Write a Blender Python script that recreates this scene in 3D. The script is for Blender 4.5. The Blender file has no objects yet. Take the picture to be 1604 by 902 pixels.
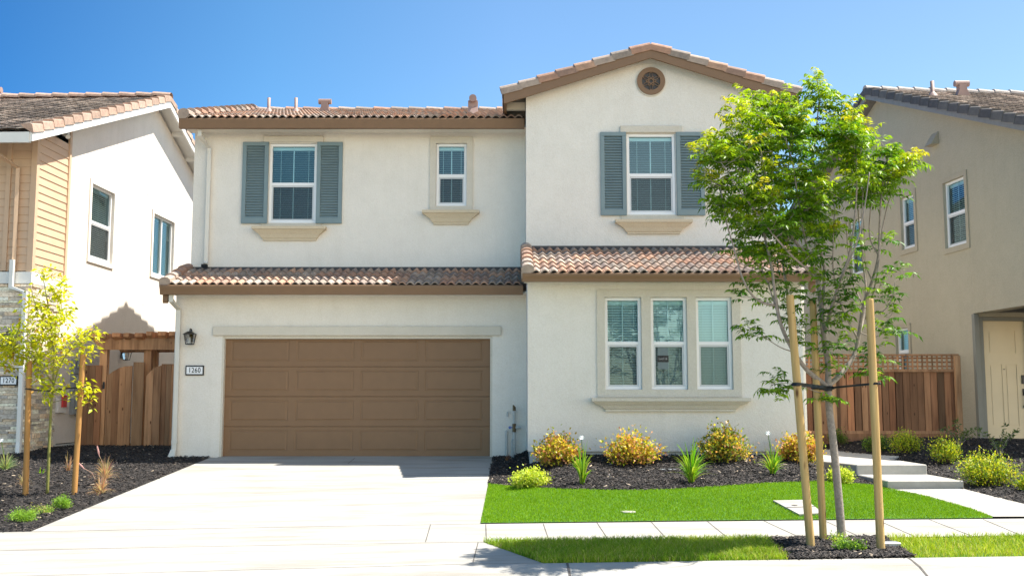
import bpy, math, random
import numpy as np
from mathutils import Vector, Matrix
from mathutils.geometry import delaunay_2d_cdt

random.seed(7)
rng = np.random.default_rng(11)
SC = bpy.context.scene
COL = SC.collection

# ------------------------------------------------------------------ camera
F = 1650.0; TH = math.atan(178/1650); CT = math.cos(TH); ST = math.sin(TH); CZ = 1.05
cam_d = bpy.data.cameras.new('camera'); cam = bpy.data.objects.new('camera', cam_d); COL.objects.link(cam)
cam.location = (0, 0, CZ); cam.rotation_euler = (math.pi/2 + TH, 0, 0)
cam_d.sensor_width = 36; cam_d.lens = 36*F/1604; cam_d.clip_start = 0.1; cam_d.clip_end = 2000
SC.camera = cam

# ------------------------------------------------------------------ light
SUN = Vector((0.56, 0.095, 1.0)).normalized()          # direction towards the sun
EL = math.asin(SUN.z); AZ = math.atan2(SUN.x, SUN.y)
w = bpy.data.worlds.new('World'); SC.world = w; w.use_nodes = True
nt = w.node_tree; nt.nodes.clear()
sky = nt.nodes.new('ShaderNodeTexSky'); sky.sky_type = 'NISHITA'; sky.sun_disc = False
sky.sun_elevation = EL; sky.sun_rotation = AZ; sky.altitude = 0
sky.air_density = 0.8; sky.dust_density = 0.0; sky.ozone_density = 3.0
bg = nt.nodes.new('ShaderNodeBackground'); bg.inputs[1].default_value = 0.065
wo = nt.nodes.new('ShaderNodeOutputWorld')
tcw = nt.nodes.new('ShaderNodeTexCoord'); sxw = nt.nodes.new('ShaderNodeSeparateXYZ'); nt.links.new(tcw.outputs['Generated'], sxw.inputs[0])
mrw = nt.nodes.new('ShaderNodeMapRange'); mrw.inputs[1].default_value = -.5; mrw.inputs[2].default_value = .5; nt.links.new(sxw.outputs[0], mrw.inputs[0])
crw = nt.nodes.new('ShaderNodeValToRGB')      # the sky is deepest away from the sun (west) and palest below it
for i_, (p_, c_) in enumerate([(.03,(.12,.42,.66)),(.28,(.5,.80,.88)),(.5,(.82,.96,.95)),(.95,(1.0,1.0,.86))]):
    e_ = crw.color_ramp.elements[i_] if i_ < 2 else crw.color_ramp.elements.new(p_)
    e_.position = p_; e_.color = (*c_, 1)
nt.links.new(mrw.outputs[0], crw.inputs[0])
mxw = nt.nodes.new('ShaderNodeMix'); mxw.data_type = 'RGBA'; mxw.blend_type = 'MULTIPLY'; mxw.inputs[0].default_value = 1
nt.links.new(sky.outputs[0], mxw.inputs[6]); nt.links.new(crw.outputs[0], mxw.inputs[7])
# the half of the sky over the street (behind the photographer) has thin cloud, and is boosted to light the facade
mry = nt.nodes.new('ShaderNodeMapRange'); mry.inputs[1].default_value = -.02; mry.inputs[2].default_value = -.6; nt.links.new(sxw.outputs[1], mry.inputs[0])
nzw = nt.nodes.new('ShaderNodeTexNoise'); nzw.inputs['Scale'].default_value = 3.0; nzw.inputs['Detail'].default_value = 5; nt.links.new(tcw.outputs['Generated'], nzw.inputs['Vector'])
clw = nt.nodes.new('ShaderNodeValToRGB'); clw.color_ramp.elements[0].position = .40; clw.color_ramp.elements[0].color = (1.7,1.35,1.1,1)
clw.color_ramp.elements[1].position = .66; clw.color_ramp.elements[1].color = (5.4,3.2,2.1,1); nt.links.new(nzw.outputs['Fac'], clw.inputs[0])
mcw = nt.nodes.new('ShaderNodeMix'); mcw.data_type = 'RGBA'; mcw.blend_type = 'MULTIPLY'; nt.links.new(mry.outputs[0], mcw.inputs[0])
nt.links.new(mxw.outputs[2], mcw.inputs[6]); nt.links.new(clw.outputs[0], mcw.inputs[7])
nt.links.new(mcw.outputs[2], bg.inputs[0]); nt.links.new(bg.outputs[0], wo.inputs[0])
sd = bpy.data.lights.new('sun', 'SUN'); sd.energy = 3.0; sd.angle = math.radians(0.55); sd.color = (1.0, 0.95, 0.87)
so = bpy.data.objects.new('sun', sd); COL.objects.link(so)
so.rotation_euler = (-SUN).to_track_quat('-Z', 'Y').to_euler(); so.location = (20, 5, 30)
SC.view_settings.view_transform = 'Standard'; SC.view_settings.look = 'None'
SC.view_settings.exposure = 1.93; SC.view_settings.gamma = 1; SC.view_settings.use_curve_mapping = False
SC.cycles.max_bounces = 8; SC.cycles.diffuse_bounces = 4; SC.cycles.transparent_max_bounces = 12
SC.cycles.transmission_bounces = 6; SC.cycles.use_denoising = True
SC.cycles.sample_clamp_indirect = 6

# ------------------------------------------------------------------ measuring helpers
def ray(px, py):
    u = (px-802)/F; v = (451-py)/F
    return u, CT - v*ST, ST + v*CT
def P(px, py, Y):
    u, a, b = ray(px, py); t = Y/a
    return Vector((u*t, Y, CZ + b*t))
def interp(tab, x):
    return float(np.interp(x, [t[0] for t in tab], [t[1] for t in tab]))
ZSW = [(-12,-.57),(-6,-.492),(-.37,-.374),(6,-.315),(12,-.27)]
TT = [(-20,.05),(-.45,.06),(.0,.06),(.9,.36),(4.4,.34),(5.25,.02),(6.5,.02),(7.6,.2),(20,.26)]
KERB = [(0,0),(.12,.006),(.35,.03),(.6,.085),(.72,.12),(.8,.128),(1.15,.115),(50,.115)]
def YK(x): return 9.88 + .03*x
def G(x, y):
    z = interp(ZSW, x); yk = YK(x)
    if y >= 12.6:
        t = min((y-12.6)/6.7, 1.15)
        return z + (interp(TT, x)-z)*t
    if y >= yk: return z - .02*(12.6-y)
    return z - .02*(12.6-yk) - interp(KERB, yk-y)
def gp(px, py):
    u, a, b = ray(px, py)
    lo, hi = 4.0, 40.0
    for _ in range(40):
        m = (lo+hi)/2; t = m/a
        if CZ + b*t > G(u*t, m): lo = m
        else: hi = m
    t = lo/a
    return (u*t, lo)

# ------------------------------------------------------------------ materials
MATS = {}
def nodes(name):
    m = bpy.data.materials.new(name); m.use_nodes = True
    t = m.node_tree; p = t.nodes['Principled BSDF']
    MATS[name] = m
    return m, t, p
def N(t, kind, **kw):
    n = t.nodes.new(kind)
    for k, v in kw.items():
        if k in n.inputs: n.inputs[k].default_value = v
        else: setattr(n, k, v)
    return n
def ramp(t, fac, stops):
    r = t.nodes.new('ShaderNodeValToRGB'); cr = r.color_ramp
    while len(cr.elements) < len(stops): cr.elements.new(0.5)
    for e, (p, c) in zip(cr.elements, stops): e.position = p; e.color = (*c, 1)
    t.links.new(fac, r.inputs[0]); return r
def mixc(t, fac, a, b, mode='MIX'):
    m = t.nodes.new('ShaderNodeMix'); m.data_type = 'RGBA'; m.blend_type = mode
    for sock, v in ((m.inputs[0], fac), (m.inputs[6], a), (m.inputs[7], b)):
        if isinstance(v, bpy.types.NodeSocket): t.links.new(v, sock)
        elif isinstance(v, (int, float)): sock.default_value = v
        else: sock.default_value = (*v, 1)
    return m.outputs[2]
def coords(t, scale=(1,1,1)):
    tc = t.nodes.new('ShaderNodeTexCoord'); mp = t.nodes.new('ShaderNodeMapping')
    mp.inputs['Scale'].default_value = scale
    t.links.new(tc.outputs['Object'], mp.inputs[0]); return mp.outputs[0]
def noise(t, vec, scale, detail=4, rough=.55):
    n = t.nodes.new('ShaderNodeTexNoise'); n.inputs['Scale'].default_value = scale
    n.inputs['Detail'].default_value = detail; n.inputs['Roughness'].default_value = rough
    t.links.new(vec, n.inputs['Vector']); return n.outputs['Fac']
def bump(t, p, h, strength, dist):
    b = t.nodes.new('ShaderNodeBump'); b.inputs['Strength'].default_value = strength; b.inputs['Distance'].default_value = dist
    t.links.new(h, b.inputs['Height']); t.links.new(b.outputs[0], p.inputs['Normal'])
def simple(name, c, rough=.6, var=.08, vscale=3.0, bstr=0, bscale=60, bdist=.004, spec=.5, metal=0, vec=(1,1,1)):
    m, t, p = nodes(name); v = coords(t, vec)
    n = noise(t, v, vscale)
    lo = tuple(x*(1-var) for x in c); hi = tuple(min(1, x*(1+var)) for x in c)
    r = ramp(t, n, [(.3, lo), (.7, hi)]); t.links.new(r.outputs[0], p.inputs['Base Color'])
    p.inputs['Roughness'].default_value = rough; p.inputs['Metallic'].default_value = metal
    p.inputs['Specular IOR Level'].default_value = spec
    if bstr: bump(t, p, noise(t, v, bscale, 3), bstr, bdist)
    return m
def stucco(name, c, grain=55):
    m, t, p = nodes(name); v = coords(t)
    big = noise(t, v, .9, 3); fine = noise(t, v, grain, 3, .6); mid = noise(t, v, 14, 4)
    a = mixc(t, big, tuple(x*.93 for x in c), tuple(x*1.05 for x in c))
    vs = coords(t, (3.5, 3.5, .35)); stq = noise(t, vs, 1.6, 4, .6)
    a = mixc(t, 1.0, a, ramp(t, stq, [(.5, (1,1,1)), (.75, (.965,.96,.95))]).outputs[0], 'MULTIPLY')
    a = mixc(t, 1.0, a, ramp(t, noise(t, v, 3.2, 5, .7), [(.3, (.965,.965,.96)), (.6, (1.02,1.02,1.02))]).outputs[0], 'MULTIPLY')
    a = mixc(t, .26, a, ramp(t, fine, [(.3, (.35,.35,.35)), (.65, (.75,.75,.75))]).outputs[0], 'OVERLAY')
    t.links.new(a, p.inputs['Base Color']); p.inputs['Roughness'].default_value = .92
    p.inputs['Specular IOR Level'].default_value = .2
    add = N(t, 'ShaderNodeMath', operation='ADD'); t.links.new(fine, add.inputs[0]); t.links.new(mid, add.inputs[1])
    bump(t, p, add.outputs[0], .55, .012)
    return m
stucco('stucco_main', (.745,.70,.625)); stucco('stucco_white', (.70,.64,.57)); stucco('stucco_tan', (.43,.385,.29))
stucco('trim_foam', (.61,.56,.47), 80); stucco('trim_sill', (.60,.50,.36), 80); stucco('trim_tan', (.42,.37,.28), 80)
stucco('trim_white', (.76,.72,.66), 80)
simple('brown_paint', (.20,.112,.056), .55, .05, 6); simple('door_paint', (.205,.112,.052), .55, .04, 5, .12, 90, .002)
simple('shutter_paint', (.17,.235,.25), .5, .05, 5); simple('vinyl_white', (.80,.80,.80), .35, .02)
simple('paint_white', (.72,.71,.67), .5, .04); simple('downspout_paint', (.62,.60,.54), .45, .04)
simple('siding_paint', (.55,.385,.255), .6, .05, 4); simple('door_cream', (.66,.53,.34), .45, .03)
simple('grey_trim', (.20,.195,.165), .6, .05); simple('grey_fascia', (.24,.23,.215), .6, .1, 8)
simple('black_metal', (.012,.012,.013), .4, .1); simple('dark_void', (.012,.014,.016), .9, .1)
simple('blind_slat', (.80,.82,.80), .5, .02); simple('screen_frame', (.55,.57,.58), .4, .03)
simple('vent_paint', (.30,.20,.17), .6, .1); simple('pipe_paint', (.47,.47,.44), .55, .12, 20)
simple('brass_old', (.15,.10,.05), .5, .3, 60, metal=.6); simple('meter_grey', (.22,.24,.25), .45, .06)
simple('sign_white', (.82,.83,.84), .4, .01); simple('sign_black', (.01,.01,.012), .4, .05)
simple('red_tag', (.5,.03,.03), .5, .05); simple('strap_black', (.012,.012,.012), .6, .2)
simple('galv', (.42,.44,.45), .4, .1, metal=.5); simple('asphalt', (.17,.165,.155), .9, .2, 30, .3, 120, .01)
simple('paper', (.36,.46,.47), .7, .02); simple('blue_plastic', (.05,.12,.4), .4, .05)
simple('flower_white', (.8,.8,.78), .6, .03); simple('flower_pink', (.55,.3,.5), .6, .05)
simple('foundation', (.50,.50,.46), .85, .1, 8, .3, 60, .005); simple('dark_flashing', (.05,.045,.045), .6, .2)
simple('joint', (.10,.09,.08), .95, .3, 20); simple('subsoil', (.08,.06,.045), .95, .2, 4)
simple('eave_wood', (.40,.36,.29), .7, .08)

def concrete():
    m, t, p = nodes('concrete'); v = coords(t); vs = coords(t, (.4, 2.2, 1))
    a = noise(t, v, .8, 5, .6); b = noise(t, vs, 1.7, 5, .65); c = noise(t, v, 90, 3)
    col = mixc(t, a, (.325,.308,.272), (.385,.37,.335))
    st = ramp(t, b, [(.46, (1,1,1)), (.74, (.68,.65,.60))])
    col = mixc(t, 1.0, col, st.outputs[0], 'MULTIPLY')
    col = mixc(t, .12, col, ramp(t, c, [(.35, (.3,.3,.3)), (.6, (.7,.7,.7))]).outputs[0], 'OVERLAY')
    vo = t.nodes.new('ShaderNodeTexVoronoi'); vo.inputs['Scale'].default_value = 1.3; t.links.new(v, vo.inputs['Vector'])
    sp = ramp(t, vo.outputs['Distance'], [(.0, (.35,.33,.3)), (.018, (1,1,1))])
    col = mixc(t, 1.0, col, sp.outputs[0], 'MULTIPLY')
    t.links.new(col, p.inputs['Base Color']); p.inputs['Roughness'].default_value = .85
    bump(t, p, c, .15, .003)
concrete()
def concrete_grey():
    m, t, p = nodes('concrete_walk'); v = coords(t)
    a = noise(t, v, 1.2, 5, .6); c = noise(t, v, 70, 3); b = noise(t, v, 5, 5, .7)
    col = mixc(t, a, (.33,.305,.26), (.40,.375,.33))
    col = mixc(t, .3, col, ramp(t, b, [(.35, (.36,.34,.3)), (.6, (.56,.54,.5))]).outputs[0])
    t.links.new(col, p.inputs['Base Color']); p.inputs['Roughness'].default_value = .85
    bump(t, p, c, .25, .004)
concrete_grey()
def mulch():
    m, t, p = nodes('mulch'); v = coords(t)
    a = noise(t, v, 28, 6, .7); b = noise(t, v, 3, 3)
    r = ramp(t, a, [(.35, (.006,.005,.005)), (.6, (.028,.022,.018)), (.8, (.085,.066,.05))])
    t.links.new(r.outputs[0], p.inputs['Base Color']); p.inputs['Roughness'].default_value = .85
    bump(t, p, a, .9, .04)
mulch()
def turf():
    m, t, p = nodes('turf_base'); v = coords(t)
    r = ramp(t, noise(t, v, 60, 4), [(.3, (.03,.09,.006)), (.7, (.07,.2,.01))])
    t.links.new(r.outputs[0], p.inputs['Base Color']); p.inputs['Roughness'].default_value = .9
turf()
def attr_mat(name, rough=.7, grain=None, leaf=False, spec=.4, trans=.4):
    m, t, p = nodes(name)
    at = t.nodes.new('ShaderNodeAttribute'); at.attribute_name = 'Col'
    col = at.outputs['Color']
    if grain:
        v = coords(t, grain)
        n = noise(t, v, 1.0, 5, .6)
        col = mixc(t, 1.0, col, ramp(t, n, [(.3, (.55,.5,.46)), (.5, (.95,.93,.9)), (.75, (1.25,1.25,1.25))]).outputs[0], 'MULTIPLY')
        if name.startswith('wood'):
            vo = t.nodes.new('ShaderNodeTexVoronoi'); vo.inputs['Scale'].default_value = 1
            t.links.new(coords(t, (6, 6, 2.6)), vo.inputs['Vector'])
            k = ramp(t, vo.outputs['Distance'], [(.05, (.25,.16,.1)), (.12, (1,1,1))])
            col = mixc(t, 1.0, col, k.outputs[0], 'MULTIPLY')
        bump(t, p, n, .4, .004)
    t.links.new(col, p.inputs['Base Color']); p.inputs['Roughness'].default_value = rough
    p.inputs['Specular IOR Level'].default_value = spec
    if leaf:
        tr = t.nodes.new('ShaderNodeBsdfTranslucent'); mx = t.nodes.new('ShaderNodeMixShader')
        c2 = mixc(t, 1.0, col, (1.35,1.25,.6), 'MULTIPLY')
        t.links.new(c2, tr.inputs[0]); mx.inputs[0].default_value = trans
        t.links.new(p.outputs[0], mx.inputs[1]); t.links.new(tr.outputs[0], mx.inputs[2])
        t.links.new(mx.outputs[0], t.nodes['Material Output'].inputs[0])
    return m
attr_mat('leaf', .46, leaf=True, spec=.4, trans=.42); attr_mat('grass_blade', .6, leaf=True, spec=.3, trans=.35)
attr_mat('chips', .8); attr_mat('wood_board', .75, grain=(14,14,1.1)); attr_mat('stone', .85, grain=(20,20,30))
attr_mat('turf_blade', .7, leaf=True, spec=.15, trans=.3)
simple('bark', (.30,.25,.21), .85, .25, 30, .6, 60, .006); simple('bark_green', (.17,.17,.035), .7, .25, 20, .3, 60, .004)
simple('stem_brown', (.12,.08,.05), .8, .2, 20)
def stakewood():
    m, t, p = nodes('stake_wood'); v = coords(t, (25,25,1.2)); n = noise(t, v, 1, 5, .6)
    vo = t.nodes.new('ShaderNodeTexVoronoi'); vo.inputs['Scale'].default_value = 1
    t.links.new(coords(t, (9,9,3.0)), vo.inputs['Vector'])
    k = ramp(t, vo.outputs['Distance'], [(.07, (.25,.16,.1)), (.19, (1,1,1))])
    c = mixc(t, 1, ramp(t, n, [(.3, (.40,.24,.075)), (.7, (.60,.41,.165))]).outputs[0], k.outputs[0], 'MULTIPLY')
    t.links.new(c, p.inputs['Base Color']); p.inputs['Roughness'].default_value = .75; bump(t, p, n, .5, .003)
stakewood()
simple('stake_orange', (.40,.20,.055), .75, .25, 1, .4, 60, .003, vec=(25,25,1.5))
def tiles(name, cols, dirt=.5):
    m, t, p = nodes(name)
    uv = t.nodes.new('ShaderNodeUVMap'); uv.uv_map = 'UVMap'
    sep = t.nodes.new('ShaderNodeSeparateXYZ'); t.links.new(uv.outputs[0], sep.inputs[0])
    cb = t.nodes.new('ShaderNodeCombineXYZ')
    for i in (0, 1):
        f = N(t, 'ShaderNodeMath', operation='FLOOR'); t.links.new(sep.outputs[i], f.inputs[0]); t.links.new(f.outputs[0], cb.inputs[i])
    wn = t.nodes.new('ShaderNodeTexWhiteNoise'); wn.noise_dimensions = '2D'; t.links.new(cb.outputs[0], wn.inputs['Vector'])
    n = len(cols)
    r = ramp(t, wn.outputs['Value'], [(i/n, c) for i, c in enumerate(cols)]); r.color_ramp.interpolation = 'CONSTANT'
    v = coords(t); nn = noise(t, v, 9, 5, .7)
    c = mixc(t, 1, r.outputs[0], ramp(t, nn, [(.3, (.72,.70,.70)), (.7, (1.2,1.15,1.1))]).outputs[0], 'MULTIPLY')
    if name == 'tile_brown':
        dots = ramp(t, noise(t, coords(t, (1, 1, 1.6)), 42, 2, .5), [(.40, (.68,.67,.67)), (.5, (1,1,1)), (.62, (1.4,1.37,1.34))])
        c = mixc(t, 1, c, dots.outputs[0], 'MULTIPLY')
    t.links.new(c, p.inputs['Base Color']); p.inputs['Roughness'].default_value = .8
    bump(t, p, noise(t, v, 70, 3), .3, .003)
tiles('tile_clay', [(.38,.225,.155),(.33,.25,.20),(.27,.225,.19),(.42,.265,.185),(.29,.19,.145),(.24,.19,.165),(.37,.30,.25)])
tiles('tile_brown', [(.30,.26,.23),(.22,.195,.18),(.38,.33,.30),(.19,.17,.16),(.50,.44,.39)])
tiles('tile_rake_pink', [(.42,.29,.22),(.36,.26,.2),(.46,.33,.26)])
tiles('tile_rake_pale', [(.40,.36,.33),(.36,.33,.31),(.43,.39,.36)])
tiles('tile_rake_grey', [(.105,.10,.10),(.13,.125,.12),(.085,.082,.084)])
def glass(name, tint, base, rtint):
    m, t, p = nodes(name); t.nodes.remove(p)
    tr = t.nodes.new('ShaderNodeBsdfTransparent'); tr.inputs[0].default_value = (*tint, 1)
    gl = t.nodes.new('ShaderNodeBsdfGlossy'); gl.inputs['Roughness'].default_value = .01; gl.inputs['Color'].default_value = (*rtint, 1)
    fr = t.nodes.new('ShaderNodeFresnel'); fr.inputs[0].default_value = 1.5
    ad = N(t, 'ShaderNodeMath', operation='ADD'); t.links.new(fr.outputs[0], ad.inputs[0]); ad.inputs[1].default_value = base; ad.use_clamp = True
    mx = t.nodes.new('ShaderNodeMixShader'); t.links.new(ad.outputs[0], mx.inputs[0])
    t.links.new(tr.outputs[0], mx.inputs[1]); t.links.new(gl.outputs[0], mx.inputs[2])
    t.links.new(mx.outputs[0], t.nodes['Material Output'].inputs[0])
    v = coords(t); b = t.nodes.new('ShaderNodeBump'); b.inputs['Strength'].default_value = .06; b.inputs['Distance'].default_value = .02
    t.links.new(noise(t, v, 1.6, 2), b.inputs['Height']); t.links.new(b.outputs[0], gl.inputs['Normal'])
glass('window_glass', (.72,.90,.92), .05, (.62,.92,1.0)); glass('lamp_glass', (.9,.9,.88), .08, (1,1,1))
def screen():
    m, t, p = nodes('insect_screen')
    tr = t.nodes.new('ShaderNodeBsdfTransparent'); mx = t.nodes.new('ShaderNodeMixShader'); mx.inputs[0].default_value = .36
    p.inputs['Base Color'].default_value = (.06,.065,.068,1); p.inputs['Roughness'].default_value = .8
    t.links.new(tr.outputs[0], mx.inputs[1]); t.links.new(p.outputs[0], mx.inputs[2]); t.links.new(mx.outputs[0], t.nodes['Material Output'].inputs[0])
screen()

# ------------------------------------------------------------------ mesh building
WM = {}
def empty(name, loc, rz=0, **tags):
    o = bpy.data.objects.new(name, None); COL.objects.link(o); o.location = loc; o.rotation_euler = (0, 0, rz)
    o.empty_display_size = .2
    WM[o] = Matrix.Translation(loc) @ Matrix.Rotation(rz, 4, 'Z'); tag(o, **tags); return o
def tag(o, label=None, category=None, group=None, kind=None):
    if label: o['label'] = label
    if category: o['category'] = category
    if group: o['group'] = group
    if kind: o['kind'] = kind
    return o
class MB:
    """collects shapes; build() links them as one mesh object"""
    def __init__(s, M=None): s.v = []; s.f = []; s.c = []; s.uv = None; s.M = M or Matrix(); s.col = None
    def add(s, vs, fs):
        n = len(s.v)
        for p in vs:
            s.v.append(tuple(s.M @ Vector(p)))
            if s.col is not None: s.c.append((*s.col, 1))
        for f in fs: s.f.append(tuple(n+i for i in f))
        return s
    def box(s, x0, x1, y0, y1, z0, z1):
        return s.add([(x0,y0,z0),(x1,y0,z0),(x1,y1,z0),(x0,y1,z0),(x0,y0,z1),(x1,y0,z1),(x1,y1,z1),(x0,y1,z1)],
              [(0,3,2,1),(4,5,6,7),(0,1,5,4),(1,2,6,5),(2,3,7,6),(3,0,4,7)])
    def quad(s, a, b, c, d): return s.add([a,b,c,d], [(0,1,2,3)])
    def prism(s, pts, axis, a, b):
        """pts: 2-D outline; axis 'x': (y,z) outline extruded in x, 'y': (x,z), 'z': (x,y)"""
        def mk(p, t): return {'x': (t,p[0],p[1]), 'y': (p[0],t,p[1]), 'z': (p[0],p[1],t)}[axis]
        n = len(pts)
        return s.add([mk(p,a) for p in pts] + [mk(p,b) for p in pts],
              [tuple(range(n))[::-1], tuple(range(n,2*n))] + [(i,(i+1)%n,n+(i+1)%n,n+i) for i in range(n)])
    def tube(s, pts, rad, n=8, cap=True, rot=0.0):
        pts = [Vector(p) for p in pts]; k = len(pts)
        if not isinstance(rad, (list, tuple)): rad = [rad]*k
        vs = []; ref = None
        for i, p in enumerate(pts):
            d = (pts[min(i+1,k-1)] - pts[max(i-1,0)])
            d = d.normalized() if d.length > 1e-9 else Vector((0,0,1))
            if ref is None:
                ref = Vector((0,1,0)) if abs(d.y) < .9 else Vector((1,0,0))
            a = (ref - d*ref.dot(d)).normalized(); ref = a; b = d.cross(a)
            for j in range(n):
                t = 2*math.pi*j/n + rot
                vs.append(p + (a*math.cos(t) + b*math.sin(t))*rad[i])
        fs = [(i*n+j, i*n+(j+1)%n, (i+1)*n+(j+1)%n, (i+1)*n+j) for i in range(k-1) for j in range(n)]
        if cap: fs += [tuple(range(n))[::-1], tuple(range((k-1)*n, k*n))]
        return s.add(vs, fs)
    def lathe(s, c, prof, n=16):
        """prof: (r,z) pairs about the vertical axis at c"""
        vs = [(c[0]+r*math.cos(2*math.pi*j/n), c[1]+r*math.sin(2*math.pi*j/n), c[2]+z) for r, z in prof for j in range(n)]
        fs = [(i*n+j, i*n+(j+1)%n, (i+1)*n+(j+1)%n, (i+1)*n+j) for i in range(len(prof)-1) for j in range(n)]
        return s.add(vs, fs)
    def build(s, name, mat, parent=None, smooth=False, origin=None, bevel=0, **tags):
        me = bpy.data.meshes.new(name)
        org = Vector(origin) if origin is not None else Vector((0,0,0))
        vs = s.v if origin is None else [tuple(Vector(v)-org) for v in s.v]
        me.from_pydata(vs, [], s.f)
        if s.col is not None and len(s.c) == len(s.v):
            ca = me.color_attributes.new('Col', 'FLOAT_COLOR', 'POINT')
            ca.data.foreach_set('color', np.array(s.c, dtype=np.float32).ravel())
        if s.uv:
            ul = me.uv_layers.new(name='UVMap'); d = []
            for i, f in enumerate(s.f): d += [s.uv[i][0], s.uv[i][1]]*len(f)
            ul.data.foreach_set('uv', np.array(d, dtype=np.float32))
        me.materials.append(MATS[mat]); me.update()
        if smooth: me.polygons.foreach_set('use_smooth', [True]*len(me.polygons))
        return link(name, me, parent, org if origin is not None else None, bevel, **tags)
def link(name, me, parent=None, org=None, bevel=0, **tags):
    o = bpy.data.objects.new(name, me); COL.objects.link(o); WM[o] = Matrix()
    if org is not None: o.location = org; WM[o] = Matrix.Translation(org)
    if parent is not None:
        o.parent = parent; o.matrix_parent_inverse = WM[parent].inverted()
    if bevel:
        b = o.modifiers.new('bevel', 'BEVEL'); b.width = bevel; b.segments = 1; b.limit_method = 'ANGLE'
    return tag(o, **tags)
def frame_at(loc, rz=0): return Matrix.Translation(loc) @ Matrix.Rotation(rz, 4, 'Z')

def sheet(mb, plane, outline_u, outline_v, holes, depth):
    """wall sheet in the plane's (u, v) with rectangular holes and reveals going in by depth.
    plane(u, v, d) -> point"""
    us = sorted(set([outline_u[0], outline_u[1]] + [h[i] for h in holes for i in (0,1)]))
    vs = sorted(set([outline_v[0], outline_v[1]] + [h[i] for h in holes for i in (2,3)]))
    for i in range(len(us)-1):
        for j in range(len(vs)-1):
            cu = (us[i]+us[i+1])/2; cv = (vs[j]+vs[j+1])/2
            if any(h[0]<cu<h[1] and h[2]<cv<h[3] for h in holes): continue
            mb.quad(plane(us[i],vs[j],0), plane(us[i+1],vs[j],0), plane(us[i+1],vs[j+1],0), plane(us[i],vs[j+1],0))
    for a, b, c, d in holes:
        for p, q in (((a,c),(b,c)), ((b,c),(b,d)), ((b,d),(a,d)), ((a,d),(a,c))):
            mb.quad(plane(*p,0), plane(*q,0), plane(*q,depth), plane(*p,depth))

def text_mesh(s, size, M, name, mat, parent, extrude=.002, wide=1.0):
    cu = bpy.data.curves.new('lettering', 'FONT'); cu.body = s; cu.size = size; cu.extrude = extrude
    cu.align_x = 'CENTER'; cu.align_y = 'CENTER'; cu.offset = size*.008; cu.space_character = 1.12
    o = bpy.data.objects.new('lettering', cu); COL.objects.link(o)
    bpy.context.view_layer.update()
    me = bpy.data.meshes.new_from_object(o.evaluated_get(bpy.context.evaluated_depsgraph_get()))
    bpy.data.objects.remove(o); 
    me.transform(M @ Matrix.Rotation(math.pi/2, 4, 'X') @ Matrix.Diagonal((wide,1,1,1))); me.materials.clear(); me.materials.append(MATS[mat])
    return link(name, me, parent)

# ------------------------------------------------------------------ ground
def in_poly(poly, X, Y):
    X = np.asarray(X); Y = np.asarray(Y); r = np.zeros(X.shape, bool); n = len(poly)
    for i in range(n):
        x1, y1 = poly[i]; x2, y2 = poly[(i+1)%n]
        c = ((y1 > Y) != (y2 > Y)) & (X < (x2-x1)*(Y-y1)/((y2-y1) if y2 != y1 else 1e-9) + x1)
        r ^= c
    return r
def densify(poly, step):
    out = []
    for i in range(len(poly)):
        a = Vector(poly[i]); b = Vector(poly[(i+1)%len(poly)]); k = max(1, int((b-a).length/step))
        for j in range(k): out.append(tuple(a + (b-a)*j/k))
    return out
def region(name, poly, mat, dz=0.0, step=.35, zf=None, lump=0, skirt=0, **tags):
    poly = densify(poly, step)
    xs = [p[0] for p in poly]; ys = [p[1] for p in poly]
    gx, gy = np.meshgrid(np.arange(min(xs), max(xs), step), np.arange(min(ys), max(ys), step))
    gx = gx.ravel() + rng.uniform(-.2,.2,gx.size)*step; gy = gy.ravel() + rng.uniform(-.2,.2,gy.size)*step
    ok = in_poly(poly, gx, gy)
    pa = np.array(poly); keep = []
    for x, y in zip(gx[ok], gy[ok]):
        if ((pa[:,0]-x)**2 + (pa[:,1]-y)**2).min() > (step*.45)**2: keep.append((x, y))
    nb = len(poly)
    v2 = [Vector(p) for p in poly + keep]
    r = delaunay_2d_cdt(v2, [], [list(range(nb))], 1, 1e-5)
    zf = zf or G
    def near(x, y): return min(1.0, math.sqrt(((pa[:,0]-x)**2 + (pa[:,1]-y)**2).min())/.3)
    vs = [(p.x, p.y, zf(p.x, p.y) + dz + (lump*near(p.x,p.y)*(math.sin(p.x*5.1+p.y*2)*math.sin(p.y*6.3)+random.uniform(-1,1)*.8) if lump else 0)) for p in r[0]]
    mb = MB(); mb.v = vs; mb.f = [tuple(f) for f in r[2]]
    fs = []
    for f in mb.f:   # face up
        a, b, c = (Vector(vs[i]) for i in f[:3])
        fs.append(f if (b-a).cross(c-a).z > 0 else f[::-1])
    mb.f = fs
    if skirt:
        n0 = len(mb.v); top = [(x, y, zf(x, y)+dz) for x, y in poly]
        mb.v += top + [(x, y, z-skirt) for x, y, z in top]
        for i in range(nb): mb.f.append((n0+i, n0+(i+1)%nb, n0+nb+(i+1)%nb, n0+nb+i))
    return mb.build(name, mat, smooth=bool(lump), **tags)
def gpl(l): return [gp(*p) for p in l]

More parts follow.
